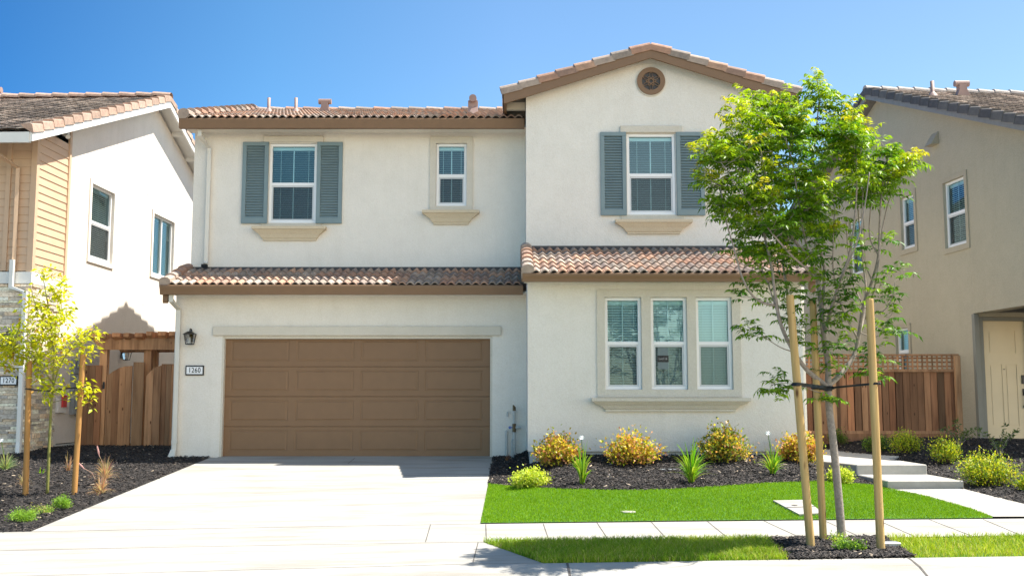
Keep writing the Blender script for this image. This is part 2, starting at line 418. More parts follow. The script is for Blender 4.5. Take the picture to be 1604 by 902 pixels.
g = MB(); g.quad((-300,-200,-1.2),(300,-200,-1.2),(300,500,-1.2),(-300,500,-1.2)); g.build('ground', 'subsoil', kind='structure')
region('terrain', [(-26,12.6),(26,12.6),(26,60),(-26,60)], 'subsoil', dz=-.12, step=2.0, kind='structure')
def strip_between(name, mat, f0, f1, dz, kind='structure', n=1, x0=-22, x1=22):
    mb = MB(); xs = np.linspace(x0, x1, 60)
    for i in range(len(xs)-1):
        a, b = xs[i], xs[i+1]
        for k in range(n):
            t0, t1 = k/n, (k+1)/n
            q = [(a, f0(a)+(f1(a)-f0(a))*t0), (b, f0(b)+(f1(b)-f0(b))*t0), (b, f0(b)+(f1(b)-f0(b))*t1), (a, f0(a)+(f1(a)-f0(a))*t1)]
            mb.add([(x, y, G(x, y)+dz) for x, y in q], [(0,1,2,3)])
    return mb.build(name, mat, kind=kind)
mbk = MB(); xs = np.linspace(-22, 22, 60); offs = [0,.12,.24,.35,.48,.6,.72,.8,1.15,1.2]
for i in range(len(xs)-1):
    for k in range(len(offs)-1):
        q = [(xs[i], YK(xs[i])-offs[k+1]), (xs[i+1], YK(xs[i+1])-offs[k+1]), (xs[i+1], YK(xs[i+1])-offs[k]), (xs[i], YK(xs[i])-offs[k])]
        mbk.add([(x, y, G(x, y)) for x, y in q], [(0,1,2,3)])
mbk.build('kerb', 'concrete', kind='structure')
strip_between('road', 'asphalt', lambda x: -14, lambda x: YK(x)-1.2, 0)
strip_between('far_pavement', 'concrete', lambda x: -30, lambda x: -14, .1)

# sidewalk
sw_back = gpl([(48,832),(400,826),(753,820),(1100,816),(1555,812)])
sw_front = gpl([(0,862),(400,854),(756,848.5),(1000,845.5),(1300,842),(1604,838)])
sb = [(-15, sw_back[0][1]-.25)] + sw_back + [(15, sw_back[-1][1]+.1)]
sf = [(-15, sw_front[0][1]-.1)] + sw_front + [(15, sw_front[-1][1]+.08)]
region('pavement', sb + sf[::-1], 'concrete', kind='structure', step=.5)
dr = gpl([(772,716),(753,820),(400,826),(48,832),(330,716)])
door_y = 19.42
region('driveway', [(-.36, door_y), (-.36,19.2)] + dr[:1] + dr[1:4] + [dr[4], (-5.32,19.2), (-5.32, door_y)], 'concrete', kind='structure', step=.5)
# driveway apron between sidewalk and kerb (left of the grass strip)
ap_r = gpl([(757,848.5),(850,877)])
kl = [(x, YK(x)) for x in np.linspace(-15, ap_r[1][0], 12)]
apron = [(-15, sf[0][1])] + sf[1:3] + [ap_r[0], (ap_r[1][0], YK(ap_r[1][0]))] + kl[::-1][1:]
region('driveway_apron', apron, 'concrete', kind='structure', step=.5)

# joints between the slabs
jm = MB()
def joint(px0, py0, px1, py1, wd=.012, dz=.003):
    a = Vector(gp(px0, py0)); b = Vector(gp(px1, py1)); d = (b-a); n = max(1, int(d.length/.4))
    nrm = Vector((-d.y, d.x)).normalized()*wd/2
    for i in range(n):
        p = a + d*i/n; q = a + d*(i+1)/n
        jm.add([(c.x, c.y, G(c.x, c.y)+dz) for c in (p-nrm, q-nrm, q+nrm, p+nrm)], [(0,1,2,3)])
def joint_w(x0, y0, x1, y1, wd=.012, dz=.003):
    a = Vector((x0,y0)); b = Vector((x1,y1)); d = b-a; n = max(1, int(d.length/.08)); nrm = Vector((-d.y, d.x)).normalized()*wd/2
    for i in range(n):
        p = a + d*i/n; q = a + d*(i+1)/n
        jm.add([(c.x, c.y, G(c.x, c.y)+dz) for c in (p-nrm, q-nrm, q+nrm, p+nrm)], [(0,1,2,3)])
for i in range(1, 4): jm_ = (sb[i], sb[i+1]); joint_w(*sb[i], *sb[i+1], .011)
joint_w(*sb[0], *sb[1], .014)
for i in range(0, 3): joint_w(*sf[i], *sf[i+1], .010)
joint_w(-15, YK(-15)+.01, ap_r[1][0], YK(ap_r[1][0])+.01, .010)
for a in [(761,821,762,847),(851,820,860,846),(935,818,953,845),(1020,817,1045,844),(1108,816,1142,843.5),(1196,815,1256,842.5),
          (1290,814.5,1350,841.5),(1374,814,1436,841),(1456,813.5,1525,840),(1540,813,1602,839),(674.5,821,666.5,848.5),(749,849,741,880),
          (556,717,545,726)]: joint(*a, wd=.010)
for px0, px1 in ((888,893),(1427,1450)):
    a = gp(px0, 880 if px0 < 1000 else 875.5); b = gp(px1, 903); joint_w(a[0], YK(a[0]), b[0]+(b[0]-a[0])*.15, YK(b[0])-.95, .022)
jm.build('pavement_joints', 'joint', kind='structure')

# planting beds
turf_back = [(765,759),(800,763),(850,766),(900,768),(940,769),(1000,769),(1050,768),(1130,763),(1200,758),(1260,756),(1310,757),(1370,761),(1400,768),(1450,778),(1490,789),(1530,801),(1555,811)]
TB = gpl(turf_back); drR = [gp(772,716), gp(765,759), gp(753,820)]
turf_poly = TB + sw_back[:1:-1][0:2][::-1][::-1]
turf_poly = TB + [sw_back[4], sw_back[3], sw_back[2]]
cover = [gp(1211,788), gp(1262,787), gp(1290,808), gp(1252,810)]
region('lawn', turf_poly, 'turf_base', dz=.012, step=.3, kind='structure')
walkL = gpl([(1342,740),(1392,767),(1400,768)])
mid_poly = [(-.34,19.3),(-.34,19.15)] + [gp(770,725)] + TB[:13] + [(5.33,15.15),(5.33,16.4),(5.33,17.5),(5.33,23),(4.75,23),(4.75,19.0),(.3,19.0),(.3,19.3)]
region('mulch_bed', mid_poly, 'mulch', dz=.0, step=.09, lump=.010, skirt=.1, kind='structure')
left_poly = [dr[3], dr[4], (-5.5,19.3), (-6.1,19.35), (-6.15,23), (-9.2,23), (-9.3,19.6), (-14,19.6), (-14,sb[0][1]), sb[1]]
region('mulch_bed', left_poly, 'mulch', dz=.0, step=.1, lump=.010, skirt=.1, kind='structure')
walk_r = gpl([(1510,767),(1560,780),(1610,792),(1700,808)])
right_poly = walk_r[::-1] + [(6.43,16.5),(6.43,19.9),(6.43,23),(9.6,23),(10.6,19),(14,14),(14, sb[-1][1]), (walk_r[-1][0], sb[-1][1])]
region('mulch_bed', right_poly, 'mulch', dz=.004, step=.1, lump=.010, skirt=.1, kind='structure')
tree_bed = gpl([(1200,843),(1235,876.5),(1437,875),(1384,841)])
tree_bed = [tree_bed[0], (tree_bed[1][0], YK(tree_bed[1][0])+.004), (tree_bed[2][0], YK(tree_bed[2][0])+.004), tree_bed[3]]
region('tree_pit', tree_bed, 'mulch', dz=-.01, step=.06, lump=.010, kind='structure')
yk = lambda x: (x, YK(x)+.004)
gl_poly = [ap_r[0], ap_r[1] if False else (ap_r[1][0], YK(ap_r[1][0])+.004)] + [yk(x) for x in np.linspace(ap_r[1][0]+.2, tree_bed[1][0], 5)] + [tree_bed[0]] + [sf[4]]
region('grass_strip', gl_poly, 'turf_base', dz=-.015, step=.3, kind='structure')
gr_poly = [tree_bed[3], tree_bed[2], yk(9), yk(14), (14, sf[-1][1]), sf[-2]]
region('grass_strip', gr_poly, 'turf_base', dz=-.015, step=.3, kind='structure')

# walkway with two steps
lw = [(1395,768),(1430,773),(1470,784),(1515,796),(1556,810.5)]
low = gpl(lw) + [(walk_r[-1][0], gp(1640,811)[1])] + walk_r[::-1]
region('path', low, 'concrete_walk', dz=.016, step=.35, kind='structure')
mb = MB(); mb.box(5.34,6.43,15.2,16.56,-.5,-.065); mb.build('step', 'concrete_walk', kind='structure', bevel=.012)
mb = MB(); mb.prism([(5.33,16.5),(6.42,16.5),(6.42,18.2),(7.9,20.6),(7.9,21.6),(5.0,21.9),(5.0,17.9)], 'z', -.3, .085)
mb.build('step', 'concrete_walk', kind='structure', bevel=.012)
mb = MB(); a = gp(1440,701); mb.box(7.6, 14, 19.9, 24.5, -.1, .215); mb.build('porch_slab', 'concrete_walk', kind='structure', bevel=.01)

# ------------------------------------------------------------------ scattered stuff (uncountable)
def scatter(name, poly, count, mat, shape, cols, seed, smooth=False, keepout=None, dz=0, **tags):
    r = np.random.default_rng(seed); pa = np.array(poly); P_ = []
    x0, y0 = pa.min(0); x1, y1 = pa.max(0); pts = np.zeros((0,2))
    while len(pts) < count:
        q = r.uniform((x0,y0), (x1,y1), (count*2,2)); ok = in_poly(poly, q[:,0], q[:,1])
        if keepout:
            for ko in keepout: ok &= ~in_poly(ko, q[:,0], q[:,1])
        pts = np.vstack([pts, q[ok]])
    pts = pts[:count]
    z = np.array([G(x, y) for x, y in pts]) + dz
    V, Fc = shape(r, pts, z)            # V (n, k, 3), Fc local faces
    n, k, _ = V.shape
    me = bpy.data.meshes.new(name)
    faces = []
    base = np.arange(n)*k
    ls = []; lt = []; tot = 0; loops = []
    per = sum(len(f) for f in Fc)
    allf = np.concatenate([np.array(f) for f in Fc])
    loops = (base[:,None] + allf[None,:]).ravel()
    sizes = np.array([len(f) for f in Fc]); lt = np.tile(sizes, n); ls = np.concatenate([[0], np.cumsum(lt)[:-1]])
    me.vertices.add(n*k); me.vertices.foreach_set('co', V.reshape(-1).astype(np.float32))
    me.loops.add(len(loops)); me.loops.foreach_set('vertex_index', loops.astype(np.int32))
    me.polygons.add(len(lt)); me.polygons.foreach_set('loop_start', ls.astype(np.int32)); me.polygons.foreach_set('loop_total', lt.astype(np.int32))
    me.update(calc_edges=True); me.validate()
    c = cols(r, pts); c = np.repeat(c[:,None,:], k, 1).reshape(-1,3); c = np.hstack([c, np.ones((len(c),1))])
    ca = me.color_attributes.new('Col', 'FLOAT_COLOR', 'POINT'); ca.data.foreach_set('color', c.astype(np.float32).ravel())
    me.materials.append(MATS[mat])
    return link(name, me, **tags)
def blade_shape(hmin, hmax, wd, lean):
    def f(r, p, z):
        n = len(p); a = r.uniform(0, 2*np.pi, n); h = r.uniform(hmin, hmax, n); l = r.uniform(.1, lean, n)*h; b = r.uniform(0, 2*np.pi, n)
        d = np.stack([np.cos(a), np.sin(a)], 1)*wd/2; ln = np.stack([np.cos(b), np.sin(b)], 1)
        V = np.zeros((n,5,3)); 
        V[:,0,:2] = p-d; V[:,1,:2] = p+d; V[:,2,:2] = p+d*.8+ln*(l*.35)[:,None]; V[:,3,:2] = p-d*.8+ln*(l*.35)[:,None]; V[:,4,:2] = p+ln*l[:,None]
        V[:,:2,2] = z[:,None]-.004; V[:,2:4,2] = (z+h*.6)[:,None]; V[:,4,2] = z+h
        return V, [(0,1,2,3),(3,2,4)]
    return f
def patchy(c0, c1, c2, sc):
    def f(r, p):
        n = len(p); t = .5+.5*np.sin(p[:,0]*sc+np.sin(p[:,1]*sc*1.7))*np.sin(p[:,1]*sc*1.3+np.cos(p[:,0]*sc*.6)); t = np.clip(t*.6 + r.uniform(0,.6,n), 0, 1)[:,None]
        c = np.array(c0)*(1-t) + np.array(c1)*t; m = (r.uniform(size=n) < .14)[:,None]
        return np.where(m, np.array(c2), c)*r.uniform(.8,1.2,n)[:,None]
    return f
scatter('turf_fibres', turf_poly, 90000, 'turf_blade', blade_shape(.016,.03,.0055,.9), patchy((.15,.31,.006),(.22,.40,.008),(.27,.42,.04),1.3), 3, keepout=[cover], dz=.012, kind='stuff',
        label='short bright green artificial grass of the curved lawn', category='grass')
scatter('grass', gl_poly, 34000, 'grass_blade', blade_shape(.018,.085,.006,1.1), patchy((.15,.30,.016),(.32,.44,.03),(.50,.46,.15),2.6), 4, dz=-.01, kind='stuff',  # tree shade darkened into these blades; the far strip is the sunlit copy
        label='longer green grass of the kerbside strip beside the apron', category='grass')
scatter('grass', gr_poly, 34000, 'grass_blade', blade_shape(.018,.08,.006,1.1), patchy((.22,.36,.018),(.42,.50,.035),(.55,.50,.16),2.2), 5, dz=-.01, kind='stuff',
        label='sunlit yellow green grass of the kerbside strip past the mulch pit', category='grass')
def chip_shape(lmin, lmax):
    def f(r, p, z):
        n = len(p); a = r.uniform(0, 2*np.pi, n); L = r.uniform(lmin, lmax, n)/2; wv = r.uniform(.12,.4,n)*L; tl = r.uniform(-.5,.5,n); h = r.uniform(.004,.012,n)
        d = np.stack([np.cos(a)*np.cos(tl), np.sin(a)*np.cos(tl), np.sin(tl)], 1); s = np.stack([-np.sin(a), np.cos(a), r.uniform(-.5,.5,n)], 1)
        c = np.stack([p[:,0], p[:,1], z+r.uniform(.004,.022,n)], 1)
        A = c-d*L[:,None]; B = c+d*L[:,None]; S = s*wv[:,None]; U = np.zeros((n,3)); U[:,2] = h
        V = np.stack([A-S, A+S, A*.9+c*.1+U, B-S*.7, B+S*.7, B*.9+c*.1+U], 1)
        return V, [(0,3,5,2),(1,2,5,4),(0,2,1),(3,4,5),(0,1,4,3)]
    return f
def chipcol(r, p):
    n = len(p); t = r.uniform(0,1,n)**2.6; c = np.array((.010,.009,.009)) + t[:,None]*np.array((.09,.072,.06)); m = (r.uniform(size=n)<.012)[:,None]
    return np.where(m, np.array((.45,.36,.26)), c)
scatter('mulch_chips', mid_poly, 26000, 'chips', chip_shape(.02,.085), chipcol, 6, kind='stuff', label='dark bark mulch chips in front of the house wall', category='mulch')
scatter('mulch_chips', left_poly, 30000, 'chips', chip_shape(.02,.08), chipcol, 7, kind='stuff', label='dark bark mulch chips between driveway and left gate', category='mulch')
scatter('mulch_chips', right_poly, 30000, 'chips', chip_shape(.02,.08), chipcol, 8, kind='stuff', label='dark bark mulch chips right of the stepped walkway', category='mulch')
scatter('mulch_chips', tree_bed, 4500, 'chips', chip_shape(.02,.075), chipcol, 9, kind='stuff', label='dark bark mulch chips around the staked street tree', category='mulch')

# ------------------------------------------------------------------ roof pieces
def tile_field(name, o, U, V, Lu, Lv, parent, mat='tile_clay', wave=.146, course=.34, amp=.024, lip=.03, wper=2, sub=6, label=None):
    o = Vector(o); U = Vector(U).normalized(); V = Vector(V).normalized(); Nn = U.cross(V).normalized()
    if Nn.z < 0: Nn = -Nn
    mb = MB(); mb.uv = []
    nu = max(1, round(Lu/wave)); nv = max(1, round(Lv/course)); cu = Lv/nv; wu = Lu/nu
    for r in range(nv):
        jit = [random.uniform(-.006,.006) for _ in range(nu//wper+2)]
        rows = [[], [], []]
        for i in range(nu*sub+1):
            u = i*wu/sub; h = amp*(.5-.5*math.cos(2*math.pi*i/sub))**.8*2 - .0
            j = jit[min(i//(sub*wper), len(jit)-1)]
            base = o + U*u
            rows[0].append(base + V*(r*cu - .02 + j) + Nn*(h + lip - .022))
            rows[1].append(base + V*(r*cu - .02 + j) + Nn*(h + lip))
            rows[2].append(base + V*((r+1)*cu) + Nn*(h))
        n = nu*sub+1; st = len(mb.v)
        mb.v += [tuple(p) for R in rows for p in R]
        for k in (0, 1):
            for i in range(n-1):
                mb.f.append((st+k*n+i, st+k*n+i+1, st+(k+1)*n+i+1, st+(k+1)*n+i))
                mb.uv.append((i//(sub*wper)+.5, r+.5))
    return mb.build(name, mat, parent, smooth=False, label=label)
def cap_tiles(name, p0, p1, side, parent, mat, n, style='barrel', r=.11, drop=.13, width=.16, lift=None):
    lift = lift or (.05 if style == 'flat' else .028); ov = .006 if style == 'flat' else 0
    """overlapping tiles from p0 (low end) to p1; side = horizontal outward direction"""
    p0 = Vector(p0); p1 = Vector(p1); d = (p1-p0).normalized(); side = Vector(side).normalized(); up = d.cross(side)
    if up.z < 0: up = -up
    if style == 'barrel':
        sec = [(-width+.0, -.02)] + [(-r*.55 + r*math.cos(a)*1.0, r*.75*math.sin(a)) for a in [math.radians(x) for x in (150,120,90,60,35,10,-10)]] + [(r*.42,-drop*.75), (r*.38,-drop)]
    elif style == 'ridge':
        
        sec = [(r*math.cos(a), r*.8*math.sin(a)-.02) for a in [math.radians(x) for x in (190,160,130,105,75,50,20,-10)]]
    else:
        sec = [(-width, .012), (-.02,.02), (.012,.006), (.018,-drop)]
    mb = MB(); mb.uv = []; L = (p1-p0).length; c = L/n
    for i in range(n):
        a = p0 + d*(i*c - .03); b = p0 + d*((i+1)*c)
        k = len(sec); st = len(mb.v)
        lo = [a + side*(s*1.0) + up*(t+lift) + side*ov for s, t in sec]; hi = [b + side*(s*.9) + up*(t*.9+.0) for s, t in sec]
        li = [a + side*(s*.86-.003) + up*(t*.86+.008) for s, t in sec]
        mb.v += [tuple(v) for v in lo+hi+li]
        for j in range(k-1):
            mb.f.append((st+j, st+j+1, st+k+j+1, st+k+j)); mb.uv.append((i+.5,.5))
            mb.f.append((st+j, st+j+1, st+2*k+j+1, st+2*k+j)); mb.uv.append((i+.5,.5))
        mb.f.append(tuple(st+2*k+j for j in range(k))); mb.uv.append((i+.5,.5))
    return mb.build(name, mat, parent)

# ------------------------------------------------------------------ windows
def window(root, M, wd, h, split=.5, kind='hung', tilt=35, name='window', muntin=True, blinds=True, trim=None, trim_mat='trim_foam', sill=None, screen_on=True, label=None, room=.5):
    """M: frame whose origin is bottom centre of the opening on the wall face, looking -y; inside is +y"""
    f = MB(M); b = .05; x = wd/2; y0, y1 = .035, .10
    def ring(mb, xa, xb, za, zb, t, ya, yb):
        mb.box(xa, xb, ya, yb, za, za+t); mb.box(xa, xb, ya, yb, zb-t, zb); mb.box(xa, xa+t, ya+.0015, yb, za+t, zb-t); mb.box(xb-t, xb, ya+.0015, yb, za+t, zb-t)
    ring(f, -x+.002, x-.002, .002, h-.002, b, y0, y1)
    zs = h*split
    if kind == 'hung': f.box(-x+b, x-b, y0+.004, y1-.01, zs-.03, zs+.03)
    else: f.box(-.025, .025, y0+.004, y1-.01, b, h-b)
    W = f.build('window', 'vinyl_white', root, label=label, bevel=.004)
    if kind == 'hung':
        s = MB(M); ring(s, -x+b+.002, x-b-.002, b+.002, zs-.031, .028, y0+.012, y0+.04); s.build('sash_frame', 'screen_frame', W)
    gq = MB(M)
    gq.quad((-x+b,.082,b),(x-b,.082,b),(x-b,.082,h-b),(-x+b,.082,h-b)); gq.build('glass', 'window_glass', W)
    if screen_on and kind == 'hung':
        sc = MB(M); sc.quad((-x+b+.03,.058,b+.03),(x-b-.03,.058,b+.03),(x-b-.03,.058,zs-.055),(-x+b+.03,.058,zs-.055)); sc.build('insect_screen', 'insect_screen', W)
    if muntin:
        mm = MB(M); mm.box(-.009,.009,.088,.096,b,h-b); mm.build('muntin', 'vinyl_white', W)
    bl = MB(M); t = math.radians(tilt); z = b+.03; hw = .024
    while z < h-b-.06:
        cy = .145; dy = hw*math.cos(t); dz = hw*math.sin(t)
        bl.add([(-x+b,cy-dy,z-dz),(x-b,cy-dy,z-dz),(x-b,cy,z+.003),(-x+b,cy,z+.003),(x-b,cy+dy,z+dz),(-x+b,cy+dy,z+dz)], [(0,1,2,3),(3,2,4,5)])
        z += .043
    bl.box(-x+b, x-b, .115, .17, h-b-.065, h-b-.003)
    for cx in (-x*.55, x*.62): bl.box(cx-.003, cx+.003, .112, .116, b+.02, h-b-.06)
    bl.build('blinds', 'blind_slat', W)
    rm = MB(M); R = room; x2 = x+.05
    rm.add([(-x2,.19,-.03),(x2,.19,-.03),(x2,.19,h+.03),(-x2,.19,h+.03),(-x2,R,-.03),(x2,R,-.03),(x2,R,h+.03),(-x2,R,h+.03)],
           [(4,5,6,7),(0,1,5,4),(3,2,6,7),(0,3,7,4),(1,2,6,5)]); rm.build('dark_room_box', 'dark_void', W)  # near-black box painted to stand in for the unlit room
    if trim:
        l, rr, bt, tp, pr = trim
        tm = MB(M); e = .0
        def bar(a, b_, c, d): tm.box(a, b_, -pr, .004, c, d)
        bar(-x-l, x+rr, h, h+tp)
        if bt: bar(-x-l, x+rr, -bt, 0)
        bar(-x-l, -x, 0.0, h); bar(x, x+rr, 0.0, h)
        tm.build('window_trim', trim_mat, W)
    return W
def sill(root, M, wt, wb, h, pr, mat='trim_sill'):
    """bracketed sill: top width wt, bottom width wb; origin top centre on the wall"""
    mb = MB(M); x, xb = wt/2, wb/2
    lv = [(x, pr, 0), (x, pr, -.055), (x-.02, pr-.02, -.062), (x-.05, pr-.035, -.085), (xb+.07, pr-.075, h*-.5-.02), (xb+.025, pr-.1, -h+.045), (xb, pr-.115, -h+.03), (xb, pr-.115, -h)]
    vs = []
    for a, p_, z in lv: vs += [(-a, .002, z), (-a, -p_, z), (a, -p_, z), (a, .002, z)]
    fs = [(0,1,2,3)]
    for i in range(len(lv)-1):
        k = i*4
        for j in range(3): fs.append((k+j, k+4+j, k+5+j, k+1+j))
    fs.append(tuple(range(len(vs)-4, len(vs)))); mb.add(vs, fs)
    return mb.build('window_sill', mat, root)
def shutter(root, M, x0, x1, z0, z1):
    mb = MB(M); t = .055; fr = .075
    mb.box(x0, x1, -t, 0, z0, z0+.11); mb.box(x0, x1, -t, 0, z1-.075, z1)
    mb.box(x0, x0+fr, -t+.001, 0, z0+.11, z1-.075); mb.box(x1-fr, x1, -t+.001, 0, z0+.11, z1-.075)
    mb.box(x0+fr, x1-fr, -.012, 0, z0+.11, z1-.075)
    mb.build('shutter', 'shutter_paint', root, bevel=.003)
    lo = MB(M); z = z0+.115; n = 27; st = (z1-.075-z0-.115)/n
    for i in range(n):
        a = z0+.113+i*st
        lo.add([(x0+fr,-.046,a),(x1-fr,-.046,a),(x1-fr,-.046,a+.008),(x0+fr,-.046,a+.008),(x1-fr,-.014,a+st*.95),(x0+fr,-.014,a+st*.95)], [(0,1,2,3),(3,2,4,5)])
    sh = [c for c in root.children if c.name.startswith('shutter')][-1]
    lo.build('louvres', 'shutter_paint', sh)
def lantern(root, M, k=1.0, name='wall_lantern', cmat='black_metal'):
    mb = MB(M)
    def fr(r0, z0, r1, z1, cy, w_=.007):
        for sx in (-1,1):
            for sy in (-1,1):
                mb.tube([(sx*r0*k, cy+sy*r0*k, z0*k), (sx*r1*k, cy+sy*r1*k, z1*k)], w_*k, 4)
    cy = -.13*k
    fr(.058,-.14,.085,.03,cy)
    mb.box(-.064*k,.064*k,cy-.064*k,cy+.064*k,-.155*k,-.135*k)
    for z, r in ((.03,.09),):
        mb.add([(-.108*k,cy-.108*k,.03*k),(.108*k,cy-.108*k,.03*k),(.108*k,cy+.108*k,.03*k),(-.108*k,cy+.108*k,.03*k),
                (-.035*k,cy-.035*k,.085*k),(.035*k,cy-.035*k,.085*k),(.035*k,cy+.035*k,.085*k),(-.035*k,cy+.035*k,.085*k)],
               [(0,1,2,3),(0,1,5,4),(1,2,6,5),(2,3,7,6),(3,0,4,7),(4,5,6,7)])
    mb.tube([(0,cy,.085*k),(0,cy,.13*k)], .014*k, 8)
    mb.tube([(0,cy,.10*k),(0,cy+.03*k,.135*k),(0,cy+.08*k,.13*k),(0,-.01,.08*k),(0,-.01,0)], .011*k, 6)
    mb.box(-.045*k,.045*k,-.02,0.002,-.10*k,.06*k)
    L = mb.build(name, cmat, root)
    gm = MB(M); gm.add([(-.056*k,cy-.056*k,-.135*k),(.056*k,cy-.056*k,-.135*k),(.056*k,cy+.056*k,-.135*k),(-.056*k,cy+.056*k,-.135*k),
                (-.082*k,cy-.082*k,.028*k),(.082*k,cy-.082*k,.028*k),(.082*k,cy+.082*k,.028*k),(-.082*k,cy+.082*k,.028*k)],
               [(0,1,5,4),(1,2,6,5),(2,3,7,6),(3,0,4,7)]); gm.build('lamp_glass', 'lamp_glass', L)
    bb = MB(M); bb.lathe((0,cy,-.12*k), [(0,.0),(.016*k,.0),(.016*k,.07*k),(.01*k,.1*k),(0,.105*k)], 8); bb.build('candle_tube', 'paint_white', L)
    return L
def number_plate(root, M, w_, h, s, name='house_number_plate'):
    mb = MB(M); mb.box(-w_/2, w_/2, -.03, .002, -h/2, h/2); o = mb.build(name, 'sign_black', root, bevel=.004)
    f = MB(M); f.box(-w_/2+.022, w_/2-.022, -.033, -.029, -h/2+.024, h/2-.024); f.build('plate_face', 'sign_white', o)
    text_mesh(s, h*.72, M @ Matrix.Translation((0,-.035,0)), 'numerals', 'sign_black', o, wide=.8)

# ------------------------------------------------------------------ the main house
H = empty('two_storey_house', (-.7, 19.3, .05), label='two storey cream stucco house numbered 1260 with a wide brown garage door', category='house')
XL, XR = -6.18, 4.83
def front(Y): return lambda u, v, d: (u, Y+d, v)
holes_g = [(-5.31, -.36, -.3, 2.245)]
w1 = dict(x=(-5.01+0, -3.97), z=(4.49, 6.1))
def pz(py, Y): return P(802, py, Y).z
def pxX(px, py, Y): return P(px, py, Y).x
# openings measured on each wall plane
YU, YW, YG, YX = 20.07, 17.5, 19.3, 19.1
def opening(px0, px1, pyt, pyb, Y):
    a = P(px0, pyb, Y); b = P(px1, pyt, Y); c = P(px0, pyt, Y)
    return ((a.x+c.x)/2, (b.x+P(px1,pyb,Y).x)/2, a.z, b.z)
oA = opening(421, 495.5, 225, 349, YU); oB = opening(683, 731, 225, 323, YU); oC = opening(982, 1058, 209.5, 336, YX)
oT = [opening(947.5, 1005, 465.5, 610, YW), opening(1019.5, 1076.5, 465.5, 610, YW), opening(1090.5, 1147, 465.5, 610, YW)]
mb = MB()
sheet(mb, front(YG), (XL, .27), (.13, 3.06), holes_g, .14)
mb.quad((XL,YG,.13),(XL,31,.13),(XL,31,3.06),(XL,YG,3.06))
mb.build('wall', 'stucco_main', H)
mb = MB(); sheet(mb, front(YU), (-6.17, .3), (3.3, 6.42), [oA, oB], .1)
# left gable end wall
mb.add([(-6.17,YU,3.06),(-6.17,30.5,3.06),(-6.17,30.5,6.42),(-6.17,25.05,8.1),(-6.17,YU,6.42)], [(0,1,2,3,4)])
mb.build('wall', 'stucco_main', H)
mb = MB(); sheet(mb, front(YW), (.26, XR), (.24, 3.1), oT, .1)
mb.quad((.26,YW,.24),(.26,19.4,.24),(.26,19.4,3.1),(.26,YW,3.1)); mb.quad((XR,YW,.24),(XR,31,.24),(XR,31,3.1),(XR,YW,3.1))
mb.build('wall', 'stucco_main', H)
mb = MB(); sheet(mb, front(YX), (.26, XR), (3.4, 6.5), [oC], .1)
mb.add([(.26,YX,6.5),(XR,YX,6.5),(XR,YX,6.79),(2.56,YX,7.50),(.26,YX,6.79)], [(0,1,2,3,4)])
mb.quad((.26,YX,3.0),(.26,25,3.0),(.26,25,6.6),(.26,YX,6.6)); mb.quad((XR,YX,3.0),(XR,30.5,3.0),(XR,30.5,6.6),(XR,YX,6.6))
mb.quad((XL,31,0),(XR,31,0),(XR,31,6.5),(XL,31,6.5))
mb.build('wall', 'stucco_main', H)
# foundation
fz = lambda x: G(x, 19.2)
for out in ([(XL+.03,YG+.03),(-5.3,YG+.03),(-5.3,YG+.4),(XL+.2,YG+.4),(XL+.2,30.5),(XL+.03,30.5)], [(-.37,YG+.03),(.29,YG+.03),(.29,YW+.03),(XR-.03,YW+.03),(XR-.03,30.5),(XR-.2,30.5),(XR-.2,YW+.4),(.6,YW+.4),(.6,YG+.4),(-.37,YG+.4)]):
    mb = MB(); mb.prism(out, 'z', -.35, .22 if out[0][0] < -1 else .28); mb.build('foundation', 'foundation', H)
# garage floor return & jambs
mb = MB(); mb.box(-5.31,-5.27,YG+.005,YG+.15,.0,2.24); mb.box(-.40,-.36,YG+.005,YG+.15,.0,2.24); mb.box(-5.27,-.40,YG+.02,YG+.15,2.20,2.243)
mb.build('garage_jamb', 'trim_foam', H)
mb = MB(); mb.box(-5.48,-.2,YG-.05,YG+.004,2.255,2.42); mb.build('garage_lintel', 'trim_foam', H, bevel=.008)
# garage door with sixteen pressed panels
D = MB(); Yd = YG+.11; x0, x1 = -5.27, -.40; rows = [.055, .60, 1.145, 1.69, 2.21]
px_cols = [(-5.17,-4.10),(-3.97,-2.90),(-2.78,-1.71),(-1.60,-.53)]
for r in range(4):
    z0, z1 = rows[r]+.006, rows[r+1]-.006
    zp0, zp1 = z0+.10, z1-.065
    if r == 3: zp1 = z1-.035
    pl = front(Yd)
    sheet(D, pl, (x0, x1), (z0, z1), [(a, b, zp0, zp1) for a, b in px_cols], 0)
    for a, b in px_cols:
        prof = [(0,0),(.010,.006),(.026,.006),(.05,.0),]
        for (i0, d0), (i1, d1) in zip(prof, prof[1:]):
            A = [(a+i0,zp0+i0*.7),(b-i0,zp0+i0*.7),(b-i0,zp1-i0*.7),(a+i0,zp1-i0*.7)]; B = [(a+i1,zp0+i1*.7),(b-i1,zp0+i1*.7),(b-i1,zp1-i1*.7),(a+i1,zp1-i1*.7)]
            for k in range(4): D.quad(pl(*A[k],d0), pl(*A[(k+1)%4],d0), pl(*B[(k+1)%4],d1), pl(*B[k],d1))
        i1, d1 = prof[-1]; D.quad(pl(a+i1,zp0+i1*.7,d1), pl(b-i1,zp0+i1*.7,d1), pl(b-i1,zp1-i1*.7,d1), pl(a+i1,zp1-i1*.7,d1))
    for zz, s in ((z0,-1),(z1,1)):
        D.quad((x0,Yd,zz),(x1,Yd,zz),(x1,Yd+.014,zz+s*.004),(x0,Yd+.014,zz+s*.004))
D.box(x0, x1, Yd+.014, Yd+.05, rows[0], rows[-1])
gd = D.build('garage_door', 'door_paint', H)
mb = MB(); mb.box(x0, x1, Yd+.002, Yd+.03, .02, .056); mb.build('weather_strip', 'sign_black', gd)

